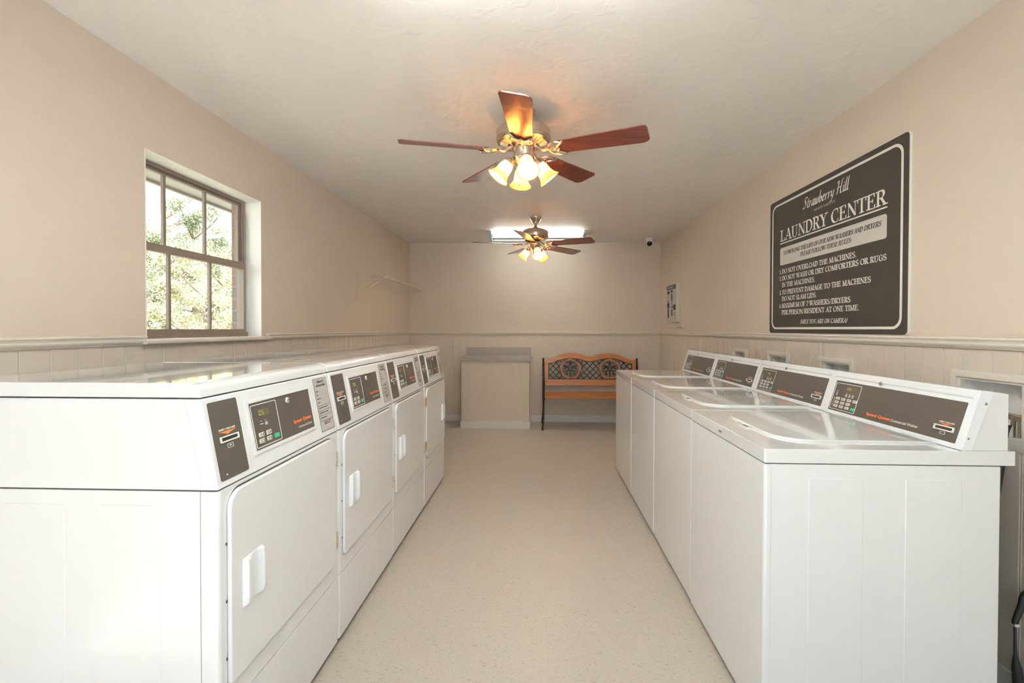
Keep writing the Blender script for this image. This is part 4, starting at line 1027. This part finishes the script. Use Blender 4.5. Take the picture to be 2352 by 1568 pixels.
# cast iron ends
for sx in (0.014, BX0+BW+0.022):
    m2 = MB()
    m2.tube([(sx-.012, 0.0, 0.0), (sx-.010, 0.004, 0.05), (sx, 0.028, 0.16), (sx, 0.036, 0.28), (sx, 0.018, 0.40), (sx, -0.012, 0.50), (sx, -0.004, 0.59), (sx, 0.05, 0.625)], [0.013, 0.011, 0.011, 0.012, 0.014, 0.013, 0.015, 0.015], 12, 4)
    m2.tube([(sx, 0.04, 0.622), (sx, 0.16, 0.640), (sx, 0.30, 0.640), (sx, 0.41, 0.655)], 0.015, 12, 4)
    m2.tube([(sx-.014, 0.44, 0.0), (sx-.012, 0.43, 0.06), (sx, 0.385, 0.20), (sx, 0.365, 0.34), (sx, 0.375, 0.45), (sx, 0.40, 0.60), (sx, 0.425, 0.74), (sx, 0.445, 0.876)], [0.012, 0.010, 0.011, 0.013, 0.015, 0.014, 0.013, 0.012], 12, 4)
    m2.tube([(sx, 0.015, 0.40), (sx, 0.20, 0.402), (sx, 0.37, 0.412)], 0.010, 10, 4)
    m2.tube([(sx, 0.032, 0.25), (sx, 0.12, 0.33), (sx, 0.20, 0.395)], 0.008, 10, 4).tube([(sx, 0.38, 0.24), (sx, 0.30, 0.34), (sx, 0.22, 0.395)], 0.008, 10, 4)
    m2.tube([(sx, 0.10, 0.63), (sx, 0.13, 0.54), (sx, 0.20, 0.50), (sx, 0.24, 0.56), (sx, 0.20, 0.60)], 0.007, 10, 4)
    m2.sphere((sx, 0.445, 0.88), 0.013).sphere((sx, 0.428, 0.79), 0.016).sphere((sx+(.008 if sx < .5 else -.008), 0.012, 0.395), 0.014).sphere((sx, 0.41, 0.66), 0.018)
    m2.build('end_frame', M['iron'], bn)
tag(bn, 'honey wood and dark cast iron garden bench with lattice back at the far wall', 'bench')

# ------------------------------------------------------------------ security camera
sc = empty('security_camera', (1.452, 6.03, ZC))
MB().lathe([(0, 0), (0.056, 0), (0.056, -0.008), (0.050, -0.020), (0.046, -0.045), (0, -0.045)], (0, 0, 0)).build('mount', M['camw'], sc)
MB().sphere((0, 0, -0.058), 0.047, 24).build('body', M['camw'], sc)
dl = Vector((-0.25, -0.82, -0.5)).normalized()
ln = MB().lathe([(0.0, 0.047), (0.018, 0.046), (0.030, 0.040), (0.034, 0.032)], Vector((0, 0, -0.058))+dl*0.004, dl, 24).build('lens', M['lens'], sc)
tag(sc, 'small white dome security camera on the ceiling near the far right corner', 'camera')

# ------------------------------------------------------------------ fluorescent strip fixtures: far one and added fill strips
def strip_light(x, y, label, tm=M['tube']):
    r = empty('ceiling_strip_light', (x, y, ZC))
    h = 0.59
    pr = [(-0.13, 0.0), (-0.055, -0.075), (0.055, -0.075), (0.13, 0.0)]
    mb = MB().prism([(p[0], p[1]) for p in pr], 'x', -h+0.03, h-0.03, 0.003)
    mb.build('reflector', M['mount'], r)
    for s in (-1, 1):
        MB().prism([(-0.145, 0.0), (-0.145, -0.030), (-0.065, -0.095), (0.065, -0.095), (0.145, -0.030), (0.145, 0.0)], 'x', s*h, s*(h-0.03), 0.002).build('end_cap', M['mount'], r)
    for s in (-1, 1):
        MB().cyl((-h+0.04, s*0.112, -0.052), (h-0.04, s*0.112, -0.052), 0.019, seg=16).build('tube', tm, r)
        for q in (-1, 1): MB().cyl((q*(h-0.045), s*0.112, -0.052), (q*(h-0.028), s*0.112, -0.052), 0.0195, seg=16).build('tube_cap', M['chrome'], r)
    tag(r, label, 'light fixture'); return r
strip_light(-0.02, 5.66, 'white fluorescent strip light on the ceiling behind the far fan', M['tube_far'])
for yy in (0.70, 1.30):  # unseen strips added to brighten the near part of the room
    o = strip_light(-0.05, yy, 'unseen fluorescent strip added above the photographer as fill light'); o['group'] = 'added fill strips above the photographer'

# ------------------------------------------------------------------ ceiling fans
def make_fan(name, cx, cy, zt, body, blade_z, angs, shade_az, tilt, label, rod_len, vents):
    r = empty(name, (cx, cy, ZC))
    Z = lambda z: z-ZC
    piv = empty('fan_body', (0, 0, Z(zt)))  # the hanging part tilts a little on its ball joint
    bpy.data.objects.remove(piv)
    tm = Matrix.Translation((0, 0, Z(zt))) @ Matrix.Rotation(tilt[1], 4, 'Y') @ Matrix.Rotation(tilt[0], 4, 'X') @ Matrix.Translation((0, 0, -Z(zt)))
    def B(mb, nm, m, par, **k): mb.xform(tm); return mb.build(nm, m, par, **k)
    MB().lathe([(0, 0), (0.066, 0), (0.066, -0.008), (0.060, -0.022), (0.044, -0.046), (0.036, -0.060), (0.034, -0.068), (0, -0.068)], (0, 0, 0), (0, 0, 1), 40).build('canopy', M['nickel'], r)
    mb = MB().cyl((0, 0, -0.06), (0, 0, Z(body['top'])), 0.0125).lathe([(0.0125, 0.035), (0.022, 0.022), (0.024, 0.0)], (0, 0, Z(body['top'])), (0, 0, 1), 24)
    B(mb, 'downrod', M['nickel'], r)
    B(MB().lathe([(rr, Z(z)) for rr, z in body['prof']], (0, 0, 0), (0, 0, 1), 64), 'motor_housing', M['nickel'], r, sharp=0.7)
    if vents:
        mb = MB()
        for k in range(40):
            a = 2*PI*k/40; c, s = math.cos(a), math.sin(a)
            p0 = Vector((c*0.090, s*0.090, Z(2.2925))); p1 = Vector((c*0.130, s*0.130, Z(2.3035)))
            mb.tube([p0, p1], 0.0042, 6)
        B(mb, 'vent_ribs', M['brass'], r)
    if body.get('band'):
        B(MB().lathe([(body['band'][0], Z(body['band'][1])), (body['band'][0]+.003, Z(body['band'][1])-.004), (body['band'][0], Z(body['band'][1])-.008)], (0, 0, 0), (0, 0, 1), 64), 'band', M['brass'], r)
    # blades with irons
    for ang in angs:
        a = math.radians(ang); L0, L1 = 0.195, 0.665
        rot = Matrix.Translation((0, 0, Z(blade_z))) @ Matrix.Rotation(a, 4, 'Z') @ Matrix.Rotation(math.radians(-12.5), 4, 'X')
        pts = [(L0, -0.048), (L0+0.02, -0.056), (L1-0.10, -0.070), (L1-0.020, -0.074)]+[(L1-0.02+0.02*math.sin(t), -0.054-0.02*math.cos(t)) for t in (0.5, 1.0, 1.4)]
        pts += [(L1+0.004, 0.040), (L1-0.004, 0.058), (L1-0.028, 0.070), (L1-0.10, 0.068), (L0+0.02, 0.056), (L0, 0.048)]
        mb = MB().plate((0, 0, 0), (1, 0, 0), (0, 1, 0), (0, 0, 1), pts, -0.003, 0.003)
        mb.xform(rot); bl = B(mb, 'blade', M['blade'], r)
        mb = MB()
        mb.tube([(0.235, -0.060, -0.005), (0.226, -0.048, -0.010), (0.204, -0.030, -0.011), (0.196, -0.014, -0.010), (0.206, 0, -0.010), (0.196, 0.014, -0.010), (0.204, 0.030, -0.011), (0.226, 0.048, -0.010), (0.235, 0.060, -0.005)], [0.006, 0.009, 0.010, 0.007, 0.006, 0.007, 0.010, 0.009, 0.006], 10, 4)
        mb.tube([(0.222, -0.048, -0.009), (0.190, -0.056, -0.007), (0.160, -0.040, -0.005), (0.140, 0, 0.0)], 0.0075, 8, 4)
        mb.tube([(0.222, 0.048, -0.009), (0.190, 0.056, -0.007), (0.160, 0.040, -0.005), (0.140, 0, 0.0)], 0.0075, 8, 4)
        mb.tube([(0.188, 0.0, -0.009), (0.168, -0.010, -0.006), (0.160, 0.0, -0.004), (0.168, 0.010, -0.006), (0.188, 0.0, -0.009)], 0.004, 8, 3)
        mb.xform(Matrix.Translation((0, 0, Z(blade_z))) @ Matrix.Rotation(a, 4, 'Z') @ Matrix.Rotation(math.radians(-12.5), 4, 'X'))
        m2 = MB(); m2.tube([(0.145, 0, 0.0), (0.115, 0, -0.006), (0.085, 0, 0.012), (0.058, 0, 0.030)], [0.007, 0.008, 0.010, 0.012], 10, 4)
        m2.xform(Matrix.Translation((0, 0, Z(blade_z))) @ Matrix.Rotation(a, 4, 'Z'))
        me = bpy.data.meshes.new('x'); m2.bm.to_mesh(me); mb.bm.from_mesh(me); bpy.data.meshes.remove(me); m2.bm.free()
        B(mb, 'blade_iron', M['nickel'], bl)
    # switch housing and light kit
    kz = body['kit']
    B(MB().lathe([(0.0, Z(kz+0.105)), (0.055, Z(kz+0.10)), (0.060, Z(kz+0.085)), (0.057, Z(kz+0.055)), (0.060, Z(kz+0.040)), (0.050, Z(kz+0.018)), (0.034, Z(kz+0.002)), (0.030, Z(kz-0.020)), (0.014, Z(kz-0.034)), (0, Z(kz-0.036))], (0, 0, 0), (0, 0, 1), 40), 'switch_housing', M['nickel'], r)
    for az in shade_az:
        a = math.radians(az); c, s = math.cos(a), math.sin(a)
        hub = Vector((c*0.030, s*0.030, Z(kz)+0.010)); neck = Vector((c*0.075, s*0.075, Z(kz)+0.022))
        ax = Vector((c*0.62, s*0.62, -0.80)).normalized()
        B(MB().tube([hub, hub+Vector((c*.02, s*.02, .016)), neck], 0.008, 10, 3), 'lamp_arm', M['nickel'], r)
        B(MB().lathe([(0, -0.012), (0.018, -0.010), (0.026, 0.0), (0.029, 0.018), (0.024, 0.020), (0, 0.018)], neck, ax, 24), 'fitter', M['nickel'], r)
        prof = [(0.024, 0.008), (0.030, 0.018), (0.036, 0.034), (0.038, 0.055), (0.040, 0.075), (0.047, 0.094), (0.060, 0.112), (0.063, 0.115)]
        inn = [(q-0.0025, h_) for q, h_ in prof][::-1]
        sh = B(MB().lathe(prof+inn, neck, ax, 40), 'lamp_shade', M['shade'], r, sharp=1.2)
        B(MB().lathe([(0, 0.015), (0.010, 0.018), (0.012, 0.034), (0.018, 0.050), (0.019, 0.062), (0.014, 0.074), (0.006, 0.086), (0, 0.090)], neck, ax, 16), 'bulb', M['bulb'], sh)
    mb = MB()
    for k, (x, y, l) in enumerate(((0.052, -0.018, 0.10), (-0.030, 0.045, 0.13))):
        for i in range(int(l/0.008)): mb.sphere((x, y, Z(kz)+0.04-i*0.008), 0.0023, 6)
        mb.sphere((x, y, Z(kz)+0.04-l), 0.006, 8)
    B(mb, 'pull_chain', M['brass'], r)
    tag(r, label, 'ceiling fan', 'ceiling fans')
    return r
make_fan('ceiling_fan', -0.088, 2.505, 2.44,
    dict(top=2.392, prof=[(0.0, 2.396), (0.06, 2.394), (0.105, 2.388), (0.140, 2.379), (0.148, 2.370), (0.1485, 2.362), (0.148, 2.322), (0.1455, 2.318), (0.144, 2.312), (0.130, 2.304), (0.085, 2.292), (0.070, 2.287), (0.062, 2.280), (0, 2.278)], band=(0.148, 2.330), kit=2.185),
    2.262, [-91, -19, 53, 125, 197], [-80, 10, 100, 192], (0.034, -0.012),
    'near brass and mahogany ceiling fan with four lit bell shades', 0.05, True)
make_fan('ceiling_fan', -0.035, 4.87, 2.43,
    dict(top=2.352, prof=[(0.0, 2.356), (0.05, 2.354), (0.10, 2.347), (0.130, 2.334), (0.140, 2.318), (0.141, 2.300), (0.140, 2.270), (0.132, 2.252), (0.110, 2.240), (0.070, 2.232), (0.058, 2.225), (0, 2.224)], kit=2.115),
    2.186, [-101, -29, 43, 115, 187], [165, -75, 45], (0.0, 0.024),
    'far ceiling fan with lit bell shades in front of the fluorescent light', 0.09, False)

# ------------------------------------------------------------------ outdoors
gd = MB().box(-60, -2.6, -40, 70, -0.55, -0.5).build('lawn', M['grass']); struct(gd)
pv = MB().box(-2.6, 8, -14, YF-0.13, -0.12, -0.06).build('paving', M['pave']); struct(pv)
def tree(name, x, y, h, crown, m, label, n, leaf, seed, cat='tree', sparse=False):
    rnd = random.Random(seed)
    r = empty(name, (x, y, -0.5)); mb = MB()
    cz = crown[0][2]
    mb.tube([(0, 0, 0), (0.05*h*.3, 0.02, h*.3), (-0.04, 0.06, h*.62), (0.05, 0, h*.92)], [0.03*h, 0.022*h, 0.013*h, 0.004*h], 10, 4)
    ends = []
    for k in range(26 if sparse else 14):
        t_ = rnd.uniform(.28, .85); a = rnd.uniform(0, 2*PI); ln_ = h*rnd.uniform(.16, .34)
        p0 = Vector((0, 0.04, h*t_)); p1 = p0+Vector((math.cos(a)*ln_, math.sin(a)*ln_, ln_*rnd.uniform(.4, .9)))
        mid = (p0+p1)/2+Vector((0, 0, -ln_*.08)); mb.tube([p0, mid, p1], [0.008*h, 0.005*h, 0.0012*h], 6, 3); ends.append(p1)
        for q in range(3):
            s0 = p0.lerp(p1, rnd.uniform(.4, .9)); a2 = a+rnd.uniform(-1, 1); l2 = ln_*rnd.uniform(.3, .55)
            e2 = s0+Vector((math.cos(a2)*l2, math.sin(a2)*l2, l2*rnd.uniform(.2, .9))); mb.tube([s0, e2], [0.003*h, 0.0008*h], 5); ends.append(e2)
    mb.build('trunk', M['bark'], r)
    vs, fs = [], []
    # leaf clumps: sub-blobs on the crown ellipsoids
    clumps = []
    for (ox, oy, oz, rx, ry, rz) in crown:
        for k in range(int(34*(0.6 if sparse else 1))):
            d = Vector((rnd.gauss(0, 1), rnd.gauss(0, 1), rnd.gauss(0, 1))).normalized(); q = rnd.uniform(.45, 1.0)
            clumps.append((ox+d.x*rx*q, oy+d.y*ry*q, oz+d.z*rz*q, min(rx, rz)*rnd.uniform(.16, .34)))
    for e in ends: clumps.append((e.x, e.y, e.z, .05*h))
    for k in range(n):
        c = clumps[rnd.randrange(len(clumps))]; d = Vector((rnd.gauss(0, 1), rnd.gauss(0, 1), rnd.gauss(0, 1))).normalized()*c[3]*rnd.random()**.4
        p = Vector((c[0], c[1], c[2]))+d
        nrm = (d.normalized()+Vector((rnd.uniform(-1, 1), rnd.uniform(-1, 1), rnd.uniform(-.3, 1.2)))*.8).normalized()
        t_ = nrm.orthogonal().normalized(); t_ = (Matrix.Rotation(rnd.uniform(0, 6.28), 3, nrm) @ t_); w = nrm.cross(t_)
        s = leaf*rnd.uniform(.6, 1.3); i0 = len(vs)
        vs += [p-t_*s, p-w*s*.45+nrm*s*.1, p+t_*s, p+w*s*.45+nrm*s*.1]; fs.append((i0, i0+1, i0+2, i0+3))
    me = bpy.data.meshes.new('foliage'); me.from_pydata([tuple(v) for v in vs], [], fs); me.materials.append(m)
    o = bpy.data.objects.new('foliage', me); COL.objects.link(o); o.parent = r
    tag(r, label, cat, 'trees and shrubs outside the window'); return r
# window sight line runs from (-1.8,2.0..2.9) outwards; points at distance d: y = x * slope
tree('leafy_tree', -13.5, 17.3, 6.3, [(0, 0, 4.5, 1.6, 1.6, 1.5), (.5, .5, 2.9, 1.5, 1.5, 1.3)], M['leafA'], 'green leafy tree in the middle of the window view', 26000, .048, 11)
tree('leafy_tree', -18.0, 21.3, 8.6, [(0, 0, 6.8, 1.9, 1.9, 1.5), (-.4, -.6, 4.8, 1.9, 1.9, 1.5)], M['leafC'], 'thin pale tree with open branches at the left of the window view', 5500, .05, 5, sparse=True)
tree('flowering_shrub', -6.6, 8.7, 2.9, [(0, 0, 1.9, .95, .95, .8), (.3, .5, 1.6, .7, .7, .6)], M['leafB'], 'yellow green rounded shrub in front, low in the middle of the window view', 22000, .028, 8, 'shrub')
tree('leafy_tree', -9.0, 12.7, 4.3, [(0, 0, 3.0, 1.1, 1.1, 1.15), (.3, .3, 1.9, 1.1, 1.1, 1.0)], M['leafB'], 'yellow green tree right of the window view beside the brick edge', 22000, .038, 9)
tree('leafy_tree', -12.2, 13.6, 4.4, [(0, 0, 3.0, 1.3, 1.3, 1.1), (-.3, -.4, 2.0, 1.3, 1.3, 1.0)], M['leafC'], 'pale green tree low at the left of the window view', 22000, .040, 21)
tree('leafy_tree', -27.0, 35.0, 9.0, [(0, 0, 6.4, 3.4, 3.4, 2.0), (-2.6, -2.2, 5.0, 2.8, 2.8, 2.0), (2.6, 2.2, 5.0, 2.8, 2.8, 2.0)], M['leafA'], 'broad green tree farthest away behind the others outside the window', 24000, .10, 31)

# ------------------------------------------------------------------ light
w = bpy.data.worlds.new('World'); SC.world = w; w.use_nodes = True
nt = w.node_tree; bg = nt.nodes['Background']
tcw = nt.nodes.new('ShaderNodeTexCoord'); nzw = nt.nodes.new('ShaderNodeTexNoise'); nzw.inputs['Scale'].default_value = 1.4
crw = nt.nodes.new('ShaderNodeValToRGB'); crw.color_ramp.elements[0].color = (0.84, 0.92, 1.0, 1); crw.color_ramp.elements[1].color = (0.92, 0.97, 1.0, 1)
nt.links.new(tcw.outputs['Generated'], nzw.inputs['Vector']); nt.links.new(nzw.outputs['Fac'], crw.inputs[0]); nt.links.new(crw.outputs[0], bg.inputs[0])
bg.inputs[1].default_value = 1.22
sun = bpy.data.lights.new('sun', 'SUN'); sun.energy = 10.0; sun.angle = 0.01; sun.color = (1, 0.98, 0.95)
so = bpy.data.objects.new('sun', sun); COL.objects.link(so)
so.rotation_euler = Vector((-0.30, 0.62, -0.74)).to_track_quat('-Z', 'Y').to_euler()
# sky portals in the glazed openings (guide the sky light, emit nothing)
def portal(loc, rot, sx, sy):
    l = bpy.data.lights.new('portal', 'AREA'); l.shape = 'RECTANGLE'; l.size = sx; l.size_y = sy; l.cycles.is_portal = True
    o = bpy.data.objects.new('portal', l); COL.objects.link(o); o.location = loc; o.rotation_euler = rot
portal(((DX0+DX1)/2, YF-0.13, DZ1/2), (PI/2, 0, 0), DX1-DX0, DZ1)
portal((-2.04, 2.47, 1.70), (PI/2, 0, -PI/2), 0.9, 1.0)

# ------------------------------------------------------------------ camera
yaw, pit, rol = 0.0346, 0.012, 0.0024
fw = Vector((-math.sin(yaw)*math.cos(pit), math.cos(yaw)*math.cos(pit), -math.sin(pit)))
rt = Vector((math.cos(yaw), math.sin(yaw), 0)); up = rt.cross(fw)
rt, up = rt*math.cos(rol)+up*math.sin(rol), up*math.cos(rol)-rt*math.sin(rol)
cam = bpy.data.cameras.new('camera'); co = bpy.data.objects.new('camera', cam); COL.objects.link(co)
co.matrix_world = Matrix(((rt.x, up.x, -fw.x, 0), (rt.y, up.y, -fw.y, 0), (rt.z, up.z, -fw.z, CAMZ), (0, 0, 0, 1)))
cam.sensor_width = 36; cam.lens = 1042.84*36/2352; cam.shift_x = -25.32/2352; cam.shift_y = -16.53/2352; cam.clip_start = 0.02
SC.camera = co
SC.cycles.use_adaptive_sampling = True; SC.cycles.adaptive_threshold = 0.12; SC.cycles.adaptive_min_samples = 16; SC.cycles.caustics_refractive = False; SC.cycles.max_bounces = 8
SC.view_settings.view_transform = 'Standard'; SC.view_settings.look = 'None'; SC.view_settings.gamma = 1.0
SC.view_settings.exposure = 1.80; SC.view_settings.use_curve_mapping = False
